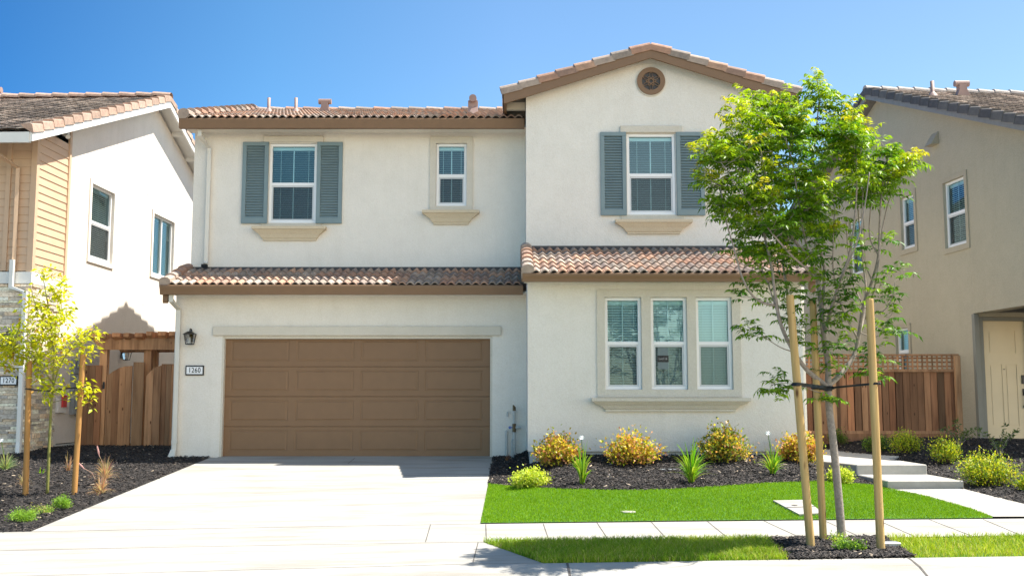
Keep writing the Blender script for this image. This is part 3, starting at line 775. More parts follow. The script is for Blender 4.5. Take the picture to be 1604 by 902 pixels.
# windows of the main house
def place_window(root, o, Y, **kw):
    M = frame_at(((o[0]+o[1])/2, Y, o[2])); return window(root, M, o[1]-o[0], o[3]-o[2], **kw), M
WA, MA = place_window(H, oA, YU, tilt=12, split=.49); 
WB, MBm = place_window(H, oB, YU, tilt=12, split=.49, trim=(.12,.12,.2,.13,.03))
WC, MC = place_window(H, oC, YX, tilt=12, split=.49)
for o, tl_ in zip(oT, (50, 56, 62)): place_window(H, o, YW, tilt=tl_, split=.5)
# surround of the triple window
tx0, tx1 = P(935,540,YW).x, P(1160,540,YW).x; tz0, tz1 = pz(622,YW), pz(454,YW)
mb = MB(); sheet(mb, front(YW-.03), (tx0, tx1), (tz0, tz1), oT, .034)
for a, b in (((tx0,tz0),(tx1,tz0)),((tx1,tz0),(tx1,tz1)),((tx1,tz1),(tx0,tz1)),((tx0,tz1),(tx0,tz0))):
    mb.quad((a[0],YW-.03,a[1]),(b[0],YW-.03,b[1]),(b[0],YW+.004,b[1]),(a[0],YW+.004,a[1]))
mb.build('window_surround', 'trim_foam', H)
sill(H, frame_at(((P(926,622,YW).x+P(1173,622,YW).x)/2, YW, pz(623,YW))), P(1173,622,YW).x-P(926,622,YW).x, P(1148,640,YW).x-P(945,640,YW).x, pz(623,YW)-pz(644,YW), .17, 'trim_foam')
for (px0,px1,pb0,pb1,pt,pb,Y) in ((397,512,415,498,356,377,YU),(662,751,679,734,331,352,YU),(963,1083,983,1065,345.5,367,YX)):
    c = (P(px0,pt,Y).x+P(px1,pt,Y).x)/2
    sill(H, frame_at((c, Y, pz(pt,Y))), P(px1,pt,Y).x-P(px0,pt,Y).x, P(pb1,pb,Y).x-P(pb0,pb,Y).x, pz(pt,Y)-pz(pb,Y), .16)
# flat heads over the shuttered windows and aprons under them
for (px0,px1,pt,pb,Y) in ((413,507.5,214,223.5,YU),(971,1068,198,208.5,YX)):
    mb = MB(); mb.box(P(px0,pt,Y).x, P(px1,pt,Y).x, Y-.045, Y+.003, pz(pb,Y), pz(pt,Y)); mb.build('window_head', 'trim_foam', H, bevel=.006)
for (px0,px1,pt,pb,Y) in ((409,504,350,355.5,YU),(973,1071,337.5,345,YX)):
    mb = MB(); mb.box(P(px0,pt,Y).x, P(px1,pt,Y).x, Y-.022, Y+.003, pz(pb,Y), pz(pt,Y)); mb.build('window_apron', 'trim_foam', H)
for (pa, pb_, pt, pb, Y) in ((380,420.5,223.5,350.5,YU),(496.5,536.5,223.5,350.5,YU),(940.5,981,208,338,YX),(1059.5,1103,208,338,YX)):
    shutter(H, frame_at((0,Y,0)), (P(pa,pt,Y).x+P(pa,pb,Y).x)/2, (P(pb_,pt,Y).x+P(pb_,pb,Y).x)/2, pz(pb,Y), pz(pt,Y))
# paper notice inside the middle pane
o = oT[1]; sx = P(1036,555,YW+.1); 
mb = MB(); a = P(1030,541,YW+.07); b = P(1047,578,YW+.07); mb.box(a.x, b.x, YW+.072, YW+.074, b.z, a.z); nn = mb.build('window_notice', 'paper', H)
a = P(1029.5,556.5,YW+.07); b = P(1047.5,567,YW+.07); mb = MB(); mb.box(a.x, b.x, YW+.0685, YW+.0710, b.z, a.z); mb.build('notice_band', 'sign_black', nn)
text_mesh('Lot116', .052, frame_at(((a.x+b.x)/2, YW+.068, (a.z+b.z)/2)), 'notice_lettering', 'sign_white', nn, .0005, .85)

# ---- roofs
SM = .305; sl = .335; cs = 1/math.hypot(1, sl); VY = Vector((0, cs, sl*cs))
R1 = tile_field('roof', (-6.31, 18.77, 3.12), (1,0,0), VY, 6.47, 1.385, H, label='low tiled skirt roof over the garage')
R2 = tile_field('roof', (.17, 17.02, 3.12), (1,0,0), VY, 4.83, 2.2, H, label='low tiled skirt roof over the triple window')
R3 = tile_field('roof', (-6.3, 19.52, 6.385), (1,0,0), Vector((0,1,SM)), 6.5, 5.75, H, label='upper roof of clay coloured tiles')
# back slope
mb = MB(); mb.quad((-6.3,25,8.03),(5.0,25,8.03),(5.0,31.2,6.15),(-6.3,31.2,6.15)); mb.build('back_roof', 'tile_clay', H)
cap_tiles('ridge_tiles', (-6.3,24.98,8.07), (5.2,24.98,8.07), (0,1,0), R3, 'tile_clay', 27, 'ridge', r=.12)
# wing gable: ridge runs front to back
sg = .318; ca = 1/math.hypot(1, sg); xr = 2.56; xe0, xe1 = -.15, 5.27; ze = 6.72; zr = ze + sg*(xr-xe0)
R4 = tile_field('roof', (xe0, 24.6, ze-.02), (0,-1,0), (ca,0,sg*ca), 5.7, (xr-xe0)/ca, H, label='left slope of the front gable')
R5 = tile_field('roof', (xe1, 18.9, ze-.02), (0,1,0), (-ca,0,sg*ca), 5.7, (xe1-xr)/ca, H, label='right slope of the front gable')
cap_tiles('ridge_tiles', (xr,19.05,zr-.02), (xr,24.9,zr-.02), (1,0,0), R4, 'tile_clay', 15, 'ridge', r=.12)
cap_tiles('rake_tiles', (xe0-.02,18.86,ze+.0), (xr,18.86,zr+.0), (0,-1,0), R4, 'tile_clay', 8, 'barrel', drop=.10)
cap_tiles('rake_tiles', (xe1+.02,18.86,ze+.0), (xr,18.86,zr+.0), (0,-1,0), R5, 'tile_clay', 8, 'barrel', drop=.10)
# rake boards, fascia and gutters (brown)
fh = .175
mb = MB(); yb0, yb1 = 18.84, 18.89
for xe, xs_ in ((xe0, 1), (xe1, -1)):
    zt = ze - .055
    mb.prism([(xe, zt), (xr, zt+sg*abs(xr-xe)), (xr, zt+sg*abs(xr-xe)-fh*1.05), (xe+xs_*.04, zt-fh), (xe, zt-fh)], 'y', yb0, yb1)
for xe in (xe0, xe1-.05): mb.box(xe, xe+.05, yb1, 24.4, ze-.055-fh, ze-.06)
mb.build('rake_board', 'brown_paint', R4)
mb = MB(); mb.prism([(xe0+.05,ze-.07),(xr,zr-.07),(xe1-.05,ze-.07),(xe1-.05,ze-.1),(xr,zr-.1),(xe0+.05,ze-.1)], 'y', 18.9, 24.4)
for y in np.arange(19.25, 24, .6): mb.box(xe0+.05, .25, y, y+.09, ze-.24, ze-.1+.0)
mb.build('soffit', 'eave_wood', R4)
def gutter(x0, x1, Yf, zt, zb, parent, ret=None):
    mb = MB(); 
    mb.prism([(Yf,zt),(Yf-.018,zt-.012),(Yf-.012,zt-.05),(Yf+.012,zb+.04),(Yf+.02,zb),(Yf+.11,zb),(Yf+.11,zt)], 'x', x0, x1)
    return mb.build('gutter', 'brown_paint', parent, bevel=.004)
gutter(-6.30, .2, 18.72, 3.125, 2.955, R1); gutter(.17, 5.0, 16.99, 3.13, 2.99, R2); gutter(-6.31, .235, 19.49, 6.385, 6.195, R3)
# soffits and dark under-tile closure
for (x0_,x1_,y0_,y1_,zb,par) in ((-6.2,.26,18.83,19.3,2.99,R1),(.2,4.97,17.1,17.5,3.02,R2),(-6.25,.26,19.6,20.07,6.24,R3)):
    mb = MB(); mb.box(x0_, x1_, y0_, y1_, zb, zb+.03); mb.build('soffit', 'stucco_main', par)
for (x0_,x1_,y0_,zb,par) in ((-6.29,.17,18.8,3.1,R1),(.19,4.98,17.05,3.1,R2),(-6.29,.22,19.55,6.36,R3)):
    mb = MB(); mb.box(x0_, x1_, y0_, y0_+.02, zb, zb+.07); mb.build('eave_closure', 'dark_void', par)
# flashing where the skirt roofs meet the walls
for (x0_,x1_,Y,z,par) in ((-6.15,.24,YU,3.545,R1),(.24,4.83,YX,3.81,R2)):
    mb = MB(); mb.prism([(Y-.10,z-.01),(Y+.002,z+.035),(Y+.002,z+.075),(Y-.012,z+.075),(Y-.015,z+.045),(Y-.11,z+.005)], 'x', x0_, x1_); mb.build('flashing', 'dark_flashing', par)
# rake tiles at both ends of the skirt roofs and of the upper roof
cap_tiles('rake_tiles', (-6.27,18.75,3.17), (-6.27,20.1,3.17+1.35*sl), (-1,0,0), R1, 'tile_clay', 4, 'barrel', drop=.14)
cap_tiles('rake_tiles', (.20,17.0,3.17), (.20,19.12,3.17+2.12*sl), (-1,0,0), R2, 'tile_clay', 6, 'barrel', drop=.16)
cap_tiles('rake_tiles', (4.97,17.0,3.17), (4.97,19.12,3.17+2.12*sl), (1,0,0), R2, 'tile_clay', 6, 'barrel', drop=.16)
cap_tiles('rake_tiles', (-6.27,19.5,6.43), (-6.27,25,6.43+5.5*SM), (-1,0,0), R3, 'tile_clay', 13, 'barrel', drop=.14, lift=.065)
cap_tiles('rake_tiles', (-6.27,31.1,6.2), (-6.27,25,6.43+5.5*SM), (-1,0,0), R3, 'tile_clay', 14, 'barrel', drop=.14, lift=.065)
mb = MB()
for (x, y0_, y1_, z0_, k, sx, par) in ((-6.30,18.85,20.05,3.0,sl,1,R1),(.15,17.1,19.1,3.0,sl,1,R2),(4.98,17.1,19.1,3.0,sl,-1,R2),(-6.30,19.6,25,6.28,SM,1,R3)):
    mb = MB()
    mb.add([(x,y0_,z0_),(x,y1_,z0_+(y1_-y0_)*k),(x,y1_,z0_+(y1_-y0_)*k+.16),(x,y0_,z0_+.16),(x+.04*sx,y0_,z0_),(x+.04*sx,y1_,z0_+(y1_-y0_)*k),(x+.04*sx,y1_,z0_+(y1_-y0_)*k+.16),(x+.04*sx,y0_,z0_+.16)],
        [(0,1,2,3),(4,5,6,7),(0,1,5,4),(2,3,7,6),(0,3,7,4),(1,2,6,5)])
    mb.build('rake_board', 'brown_paint', par)
for (x, y, z) in ((-6.24,18.86,2.86),(4.93,17.15,2.88)): 
    mb = MB(); mb.prism([(y,z),(y+.02,z-.05),(y+.12,z+.02),(y+.12,z+.14),(y,z+.14)], 'x', x-.045, x+.045); mb.build('corbel', 'brown_paint', R1 if x < 0 else R2)
# roof penetrations
def vent_pipe(x, y, z, h, par, r=.045, mat='vent_paint'):
    mb = MB(); mb.lathe((x,y,z), [(r*3.0,-.10),(r*2.2,-.02),(r*1.2,.03),(r,.04),(r,h),(r*.8,h),(r*.8,h-.05)], 14); mb.build('vent_pipe', mat, par, smooth=True)
def t_vent(x, y, z, s, par, ang=0, mat='vent_paint'):
    mb = MB(frame_at((x,y,z), ang)); mb.prism([(-.17*s,-.12*s),(.17*s,-.12*s),(.10*s,.06*s),(.10*s,.2*s),(-.10*s,.2*s),(-.10*s,.06*s)], 'y', -.11*s, .11*s)
    mb.tube([(-.19*s,0,.235*s),(.19*s,0,.235*s)], .085*s, 12); mb.build('roof_vent', mat, par)
def roofpt(px, py, x_=None):   # point on the upper main roof plane under a pixel
    best = None
    for i in range(400):
        Y = 19.6+i*.0135; p = P(px, py, Y); z = 6.43+(Y-19.52)*.322
        if best is None or abs(p.z-z) < best[0]: best = (abs(p.z-z), p)
    return best[1]
zmr = lambda Y: 6.41+(Y-19.52)*SM
for px in (421, 463.5):
    p = P(px, 171, 22.6); vent_pipe(p.x, 22.6, zmr(22.6)+.07, .27, R3, .036)
p = P(509,170,23.2); t_vent(p.x, 23.2, zmr(23.2)+.07, .75, R3)
p = P(741,175,22.2); t_vent(p.x, 22.2, zmr(22.2)+.07, .95, R3, math.pi/2)
# round gable vent with a rosette grille
gc = P(1019.5,128,YX); c = (gc.x, gc.z)
mb = MB()
def ring2(mb, cx, cz, r0, r1, y0, y1, n=40, sx=1, sz=1, rot=0):
    vs = []
    for r in (r0, r1):
        for y in (y0, y1):
            for j in range(n):
                a = 2*math.pi*j/n; x, z = r*math.cos(a)*sx, r*math.sin(a)*sz
                vs.append((cx + x*math.cos(rot)-z*math.sin(rot), y, cz + x*math.sin(rot)+z*math.cos(rot)))
    fs = []
    for j in range(n):
        k = (j+1)%n
        fs += [(j,k,2*n+k,2*n+j), (n+j,n+k,3*n+k,3*n+j), (j,k,n+k,n+j), (2*n+j,2*n+k,3*n+k,3*n+j)]
    mb.add(vs, fs)
ring2(mb, *c, .262, .172, YX-.04, YX+.003)
for k in range(6):
    a = math.radians(90+60*k); ring2(mb, c[0]+.112*math.cos(a), c[1]+.112*math.sin(a), .064, .05, YX-.03, YX-.012, 20, 1, .42, a)
    a = math.radians(60+60*k); ring2(mb, c[0]+.068*math.cos(a), c[1]+.068*math.sin(a), .030, .016, YX-.031, YX-.013, 16, 1, .75, a)
ring2(mb, *c, .052, .038, YX-.032, YX-.012, 6)
gv = mb.build('gable_vent', 'brown_paint', H)
mb = MB(); mb.prism([(c[0]+.175*math.cos(i*math.pi/12), c[1]+.175*math.sin(i*math.pi/12)) for i in range(24)], 'y', YX-.008, YX+.002); mb.build('vent_void', 'dark_flashing', gv)
mb = MB(); ring2(mb, c[0]-.004, c[1]-.012, .275, .25, YX-.02, YX+.003); mb.build('vent_rim', 'trim_foam', gv)
# downspouts
def downspout(root, pts, r=.052, mat='downspout_paint'):
    mb = MB(); mb.tube(pts, r, 4, rot=math.pi/4)
    for z_ in (.35, .75):
        a, b = Vector(pts[-2]), Vector(pts[1]) if len(pts) > 2 else Vector(pts[0])
    return mb.build('downspout', mat, root)
a = P(316,203,YU-.3); b = P(318,228,YU-.07)
downspout(H, [(a.x,YU-.42,6.24),(a.x,YU-.42,6.10),(a.x+.09,YU-.06,5.93),(a.x+.09,YU-.06,3.72),(a.x+.09,YU-.10,3.66)])
mb = MB(); mb.box(a.x+.04,a.x+.14,YU-.2,YU-.1,3.60,3.65); mb.build('downspout_outlet', 'dark_void', H)
downspout(H, [(-6.13,YG-.44,2.99),(-6.13,YG-.44,2.86),(-6.10,YG-.08,2.72),(-6.10,YG-.06,.5),(-6.10,YG-.06,.2),(-6.13,YG-.10,.02)])
mb = MB(); mb.tube([(-6.10,YG-.06,.30),(-6.10,YG-.06,.36)], .068, 4, rot=math.pi/4); mb.tube([(-6.11,YG-.07,.18),(-6.14,YG-.1,-.02)], [.065,.10], 4, rot=math.pi/4); mb.build('downspout_shoe', 'downspout_paint', H)
downspout(H, [(4.93,YW+.35,2.98),(4.93,YW+.3,2.85),(4.89,YW+.25,2.7),(4.89,YW+.25,.1)])
lantern(H, frame_at((P(301,524,YG).x, YG, pz(527,YG))), 1.0)
number_plate(H, frame_at((P(305.5,580,YG).x, YG, pz(580,YG))), .335, .18, '1260')
# water riser beside the garage door
pg = lambda px, py, Y=YG-.12: P(px, py, Y)
x1_ = pg(805.5,700).x
mb = MB(); mb.tube([(x1_,YG-.12,G(x1_,YG-.12)-.05),(x1_,YG-.12,pz(642,YG-.12))], .024, 10); 
mb.tube([(x1_-.035,YG-.13,-.02),(x1_-.035,YG-.13,pz(690,YG-.12)),(x1_-.01,YG-.12,pz(687,YG-.12))], .018, 8)
mb.tube([(x1_,YG-.12,pz(669,YG)),(x1_+.12,YG-.12,pz(669,YG))], .026, 10)
mb.tube([(x1_,YG-.12,pz(646,YG)),(x1_,YG+.01,pz(646,YG))], .018, 8)
wp = mb.build('water_riser', 'pipe_paint', H, smooth=False)
mb = MB(); mb.tube([(x1_,YG-.12,pz(676,YG)),(x1_,YG-.12,pz(663,YG))], .034, 8); mb.build('valve_body', 'brass_old', wp)
mb = MB(); mb.tube([(x1_,YG-.12,pz(643,YG)),(x1_,YG-.12,pz(638,YG)),(x1_-.02,YG-.12,pz(634,YG))], [.03,.03,.01], 8); mb.build('air_vent', 'brass_old', wp)
mb = MB(); mb.tube([(x1_-.08,YG-.15,pz(669,YG)),(x1_-.08,YG-.12,pz(669,YG))], .026, 12); mb.tube([(x1_-.08,YG-.12,pz(669,YG)),(x1_,YG-.12,pz(669,YG))], .01, 6); mb.build('valve_knob', 'blue_plastic', wp)
mb = MB(); x2_ = pg(793.5,690).x; mb.tube([(x2_,YG-.08,-.0),(x2_,YG-.08,pz(677,YG)),(x2_,YG+.01,pz(675,YG))], .026, 10)
mb.tube([(x2_+.02,YG-.07,pz(652,YG)),(x2_+.02,YG-.07,pz(646,YG)),(x2_+.02,YG+.01,pz(645.5,YG))], .018, 8); mb.build('condensate_pipe', 'pipe_paint', H)

# ------------------------------------------------------------------ left neighbour house
LR = -.03
LH = empty('neighbour_house', (-9.16, 19.9, .05), LR, label='pale stucco neighbour house with tan siding and stone base numbered 1270', category='house')
ML = WM[LH]
def LM(x=0, y=0, z=0, rz=0): return ML @ Matrix.Translation((x,y,z-.05)) @ Matrix.Rotation(rz, 4, 'Z')
ML0 = LM()
def LP(px, py):   # local (y, z) of the side wall under a pixel
    u, a, b = ray(px, py); o = ML.inverted() @ Vector((0,0,CZ)); d = (ML.to_3x3().inverted() @ Vector((u,a,b)))
    t = -o.x/d.x; q = o + d*t; return q.y, q.z+.05
def side(u, v, d): return (-d, u, v)
wl1 = [LP(143.5,287), LP(174,412)]; wl2 = [LP(240,338), LP(269,440)]
h1 = (wl1[0][0], wl1[1][0], 4.12, 5.74); h2 = (wl2[0][0], wl2[1][0], 4.22, 5.74)
SY = 1.36
mb = MB(ML0); sheet(mb, side, (SY+.002, 12.4), (.22, 5.9), [h1, h2], .1)
rs = .378; rk0 = -.95; rz0 = 5.80; yp = 6.0
zk = lambda y: rz0 + rs*(y-rk0) if y < yp else rz0 + rs*(yp-rk0) - rs*(y-yp)
mb.add([side(SY,5.9,0), side(12.4,5.9,0), side(12.4,zk(12.4)+.05,0), side(yp,zk(yp)+.05,0), side(SY,zk(SY)+.05,0)], [(0,1,2,3,4)])
mb.quad((-9,.03,.2),(-.0,.03,.2),(-.0,.03,3.3),(-9,.03,3.3)); mb.quad((0,12.4,0),(-9,12.4,0),(-9,12.4,6),(0,12.4,6)); mb.quad((-9,0,0),(-9,13.2,0),(-9,13.2,8),(-9,0,8))
mb.quad((0,0,.2),(0,SY,.2),(0,SY,3.4),(0,0,3.4)); mb.quad((0,SY,3.3),(0,SY+.002,3.3),(0,SY+.002,3.4),(0,SY,3.4)); mb.build('wall', 'stucco_white', LH)
# control joints of the stucco
mb = MB(ML0)
for zb, y0_ in ((6.12,SY),(3.4,SY)): mb.box(-.01, .002, y0_, 12.4, zb-.004, zb+.004)
mb.build('control_joint', 'trim_white', LH)
mb = MB(ML0)
z = 3.52
while z < 6.3:
    mb.add([(.026,0,z),(.026,SY,z),(.012,SY,z+.155),(.012,0,z+.155),(.0,0,z),(0,SY,z)], [(0,1,2,3),(4,5,1,0)])
    mb.add([(-9,-.026,z),(-.0,-.026,z),(0,-.012,z+.155),(-9,-.012,z+.155),(-9,0,z),(0,0,z)], [(0,1,2,3),(4,5,1,0)])
    z += .155
mb.build('siding', 'siding_paint', LH)
mb = MB(ML0); mb.box(.02-.09,.042,-.042,.07,3.5,6.1); mb.box(-.0,.045,SY-.05,SY+.045,3.5,6.7); mb.box(-.55,-.46,-.05,0,3.52,6.0); mb.build('corner_board', 'siding_paint', LH)
mb = MB(ML0); mb.box(-9,.05,-.06,.0,3.28,3.5); mb.box(.002,.06,.0,SY-.1,3.28,3.5); mb.build('belt_trim', 'paint_white', LH)
# stone veneer
mb = MB(ML0); mb.col = (1,1,1); r_ = random.Random(5)
def stonecol():
    b = r_.choice([(.62,.57,.50),(.42,.39,.34),(.58,.53,.46),(.36,.34,.31),(.48,.40,.31),(.30,.29,.28)]); k = r_.uniform(1.1,1.7); return tuple(min(.85,x*k*w) for x, w in zip(b, (1.04,1.0,.93)))
    return tuple(x*k for x in b)
z = .08
while z < 3.26:
    hh = min(r_.choice([.04,.05,.06,.07,.09]), 3.27-z); x = -3.2
    while x < .05:
        ww = r_.uniform(.12,.5); e = min(x+ww, .06); mb.col = stonecol(); mb.box(x, e-.004, -.05-r_.uniform(0,.035), .02, z, z+hh-.005); x = e
    y = -.04
    while y < 1.12:
        ww = r_.uniform(.12,.4); e = min(y+ww, 1.13); mb.col = stonecol(); mb.box(-.02, .05+r_.uniform(0,.035), y, e-.004, z, z+hh-.005); y = e
    z += hh
mb.build('stone_veneer', 'stone', LH)
mb = MB(ML0); mb.box(-9,.02,-.02,.4,-.4,.2); mb.box(-.1,.03,0,13,-.4,.2); mb.build('foundation', 'foundation', LH)
# roof
oh = .38; cr = 1/math.hypot(1, rs)
def lpt(x, y, z): return ML0 @ Vector((x,y,z))
ux = (ML.to_3x3() @ Vector((1,0,0))); vy = (ML.to_3x3() @ Vector((0,cr,rs*cr))); vyb = (ML.to_3x3() @ Vector((0,-cr,rs*cr)))
LRoof = tile_field('roof', lpt(-9.4, rk0, rz0+.22), ux, vy, 9.4+oh, (yp-rk0)/cr, LH, 'tile_brown', wave=.30, course=.30, amp=.006, lip=.042, wper=1, sub=4)
LR2 = tile_field('back_roof', lpt(-9.4, 2*yp-rk0, rz0+.22), ux, vyb, 9.4+oh, (yp-rk0)/cr, LH, 'tile_brown', wave=.30, course=.30, amp=.006, lip=.042, wper=1, sub=4)
cap_tiles('rake_tiles', lpt(oh-.0, rk0-.02, rz0+.26), lpt(oh-.0, yp, zk(yp)+.26), ux, LRoof, 'tile_rake_pink', 17, 'flat', drop=.14, width=.2)
cap_tiles('rake_tiles', lpt(oh-.0, 2*yp-rk0, rz0+.26), lpt(oh-.0, yp, zk(yp)+.26), ux, LRoof, 'tile_rake_pink', 17, 'flat', drop=.14, width=.2)
cap_tiles('ridge_tiles', lpt(-9.4, yp, zk(yp)+.28), lpt(oh+.02, yp, zk(yp)+.28), ML.to_3x3() @ Vector((0,1,0)), LRoof, 'tile_rake_pink', 23, 'ridge', r=.13)
def rakeboard(M, x0, x1, y0, yp_, z0, zp, hgt, mat, par, y2=None):
    mb = MB(M)
    pts = [(y0,z0+.02),(y0,z0+hgt),(yp_,zp+hgt),(2*yp_-y0,z0+hgt),(2*yp_-y0,z0+.02),(yp_,zp)]
    mb.prism(pts[:3]+[(yp_,zp)], 'x', x0, x1); mb.prism([(yp_,zp),(yp_,zp+hgt),(2*yp_-y0,z0+hgt),(2*yp_-y0,z0+.02)], 'x', x0, x1)
    return mb.build('rake_board', mat, par)
rakeboard(ML0, oh-.05, oh, rk0, yp, rz0-.02, zk(yp)-.02, .20, 'paint_white', LRoof)
mb = MB(ML0); mb.prism([(rk0-.01,rz0-.02),(rk0-.03,rz0+.17),(rk0+.06,rz0+.17),(rk0+.06,rz0-.02)], 'x', -9.4, oh-.052); mb.build('gutter', 'paint_white', LRoof)
mb = MB(ML0)
mb.prism([(rk0+.07,rz0+.10),(yp,zk(yp)+.12),(2*yp-rk0,rz0+.10),(2*yp-rk0,rz0+.14),(yp,zk(yp)+.16),(rk0+.07,rz0+.14)], 'x', -9.2, oh-.06)
for y in list(np.arange(7.2, 12.5, 1.1)): mb.box(.0, oh-.05, y, y+.09, zk(y)-.0, zk(y)+.11)
mb.build('soffit', 'paint_white', LRoof)
p = P(-10, 160, 25.2); t_vent(p.x, 25.2, 8.42, .95, LRoof, 0)
# windows
def side_window(root, Mf, hh, **kw):
    return window(root, Mf, hh[1]-hh[0], hh[3]-hh[2], **kw)
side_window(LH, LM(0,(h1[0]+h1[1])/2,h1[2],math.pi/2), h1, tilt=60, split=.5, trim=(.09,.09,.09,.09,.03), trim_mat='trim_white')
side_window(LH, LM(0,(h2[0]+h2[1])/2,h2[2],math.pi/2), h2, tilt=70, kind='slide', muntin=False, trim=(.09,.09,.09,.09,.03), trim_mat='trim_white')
# downspout, lamp, number, meters
a = ML.inverted() @ P(28,225,19.84); 
def lds(pts, r=.05, mat='downspout_paint'):
    mb = MB(ML0); mb.tube(pts, r, 4, rot=math.pi/4); return mb.build('downspout', mat, LH)
lds([(-.44,-.93,5.82),(-.44,-.93,5.68),(-.30,-.10,5.5),(-.30,-.07,3.5)], .05, 'siding_paint')
lds([(-.30,-.12,3.72),(-.30,-.12,3.2),(-.02,-.13,3.1),(-.0,-.13,.3),(.03,-.2,.05)], .055, 'paint_white')
lantern(LH, LM(P(15,543,19.8).x+9.16,-.08,pz(532,19.8)), 1.15)
number_plate(LH, LM(P(14,596,19.8).x+9.16,-.09,pz(596,19.8)), .34, .18, '1270')
def mbox(y, z, w_, h, name='meter_box', d=.09, mat='meter_grey'):
    mb = MB(ML0); mb.box(0, d, y-w_/2, y+w_/2, z-h/2, z+h/2); mb.box(d, d+.03, y-w_*.3, y+w_*.3, z-h*.15, z+h*.35); return mb.build(name, mat, LH, bevel=.006)
for px, py, w_, h in ((118,574,.42,.30),(116,600,.42,.36),(115,636,.40,.34)):
    y, z = LP(px, py); mbox(y, z, w_, h)
y, z = LP(93,636); mb = MB(ML0); mb.box(0,.06,y-.18,y+.18,z-.13,z+.16); ob = mb.build('utility_box', 'paint_white', LH, bevel=.005)
mb = MB(ML0); mb.box(.06,.10,y-.05,y+.12,z-.02,z+.22); mb.build('shutoff_handle', 'red_tag', ob)
y, z = LP(98,212); mb = MB(ML0); mb.box(.02,.12,y-.05,y+.05,z-.02,z+.1); mb.tube([(.1,y-.02,z+.0),(.16,y-.1,z-.06)], [.035,.05], 8); mb.build('flood_lamp', 'paint_white', LH)

# ------------------------------------------------------------------ right neighbour house
RRz = math.atan(.096)
RX0 = 9.5+.096*(22.5-19.2)
RH = empty('neighbour_house', (RX0, 19.2, .2), RRz, label='taupe stucco neighbour house with a dark tiled roof and cream front door', category='house')
MR = WM[RH]
def RM(x=0, y=0, z=0, rz=0): return MR @ Matrix.Translation((x,y,z-.2)) @ Matrix.Rotation(rz, 4, 'Z')
MR0 = RM()
def RPt(px, py):
    u, a, b = ray(px, py); o = MR.inverted() @ Vector((0,0,CZ)); d = (MR.to_3x3().inverted() @ Vector((u,a,b)))
    t = -o.x/d.x; q = o + d*t; return q.y, q.z+.2
def rside(u, v, d): return (d, u, v)
def rhole(a, b, c, d):  # px left, px right, top, bottom rows at the right (near) edge
    y1_, zt = RPt(a[0], a[1]); y0_, zb = RPt(b[0], b[1]); return (y0_, y1_, zb, zt)
rh = [rhole((1478,285),(1516,381),0,0), rhole((1411,309),(1435,386),0,0), rhole((1331,352),(1353.5,425),0,0), rhole((1404,516),(1425.5,556),0,0)]
rh = [(rh[0][0],rh[0][1],4.36,5.80),(rh[1][0],rh[1][1],4.62,5.86),(rh[2][0],rh[2][1],4.36,5.8),(rh[3][0],rh[3][1],1.7,2.78)]
PO = RPt(1524,491)[0]      # porch opening starts here (local y)
mb = MB(MR0); sheet(mb, rside, (PO, 13.2), (.2, 2.87), [rh[3]], .1); sheet(mb, rside, (-.3, 13.2), (2.87, 5.9), rh[:3], .1)
zpk = lambda y: 5.98 + .385*(y+.2) if y < 6.6 else 5.98+.385*6.8-.385*(y-6.6)
mb.add([rside(-.3,5.9,0), rside(13.2,5.9,0), rside(13.2,zpk(13.2),0), rside(6.6,zpk(6.6),0), rside(-.3,zpk(-.3),0)], [(0,1,2,3,4)])
mb.quad((0,-.3,2.87),(9,-.3,2.87),(9,-.3,6),(0,-.3,6)); mb.quad((.0,-.3,2.87),(.3,-.3,2.87),(.3,PO,2.87),(.0,PO,2.87)); mb.quad((.3,-.3,2.87),(9,-.3,2.87),(9,PO,3.0),(.3,PO,3.0))
mb.quad((0,13.2,0),(9,13.2,0),(9,13.2,6),(0,13.2,6)); mb.quad((9,-.3,0),(9,13.2,0),(9,13.2,6),(9,-.3,6))
# front wall at the porch with the door opening
dM = MR0 @ Matrix.Translation((0, PO, 0)); DXa, DXb = .09, 1.0
mb.quad((1.15,PO+.001,.2),(9,PO+.001,.2),(9,PO+.001,2.9),(1.15,PO+.001,2.9)); mb.quad((-.0,PO,2.78),(1.15,PO,2.78),(1.15,PO,2.9),(0,PO,2.9))
mb.build('wall', 'stucco_tan', RH)
mb = MB(MR0); 
for zb in (6.12,3.37): mb.box(-.002, .01, -.3, 13.2, zb-.004, zb+.004)
mb.box(-.002,.01,PO-.004,PO+.004,2.87,4.2)
mb.build('control_joint', 'trim_tan', RH)
mb = MB(MR0); mb.box(-.01,.10,PO-.06,PO+.05,.2,2.86); mb.box(.10,.20,PO-.02,PO+.1,.2,2.80); mb.box(1.12,1.28,PO-.04,PO+.1,.2,2.8); mb.box(.2,1.12,PO-.02,PO+.1,2.72,2.80); mb.build('door_frame', 'grey_trim', RH, bevel=.006)
mb = MB(MR0); yd = PO+.04; dx0, dx1, dz0, dz1 = .20, 1.12, .30, 2.72
holes_d = [(dx0+.13,dx1-.2,2.05,2.52),(dx0+.13,dx0+.40,.55,1.82),(dx1-.45,dx1-.2,.55,1.82)]
fr_ = lambda u, v, d: (u, yd+d, v)
sheet(mb, fr_, (dx0,dx1), (dz0,dz1), holes_d, .014)
for a, b, c_, d_ in holes_d:
    mb.quad(fr_(a,c_,.014),fr_(b,c_,.014),fr_(b,d_,.014),fr_(a,d_,.014))
    i = .03; mb.box(a+i, b-i, yd+.004, yd+.013, c_+i, d_-i)
dd = mb.build('door', 'door_cream', RH)
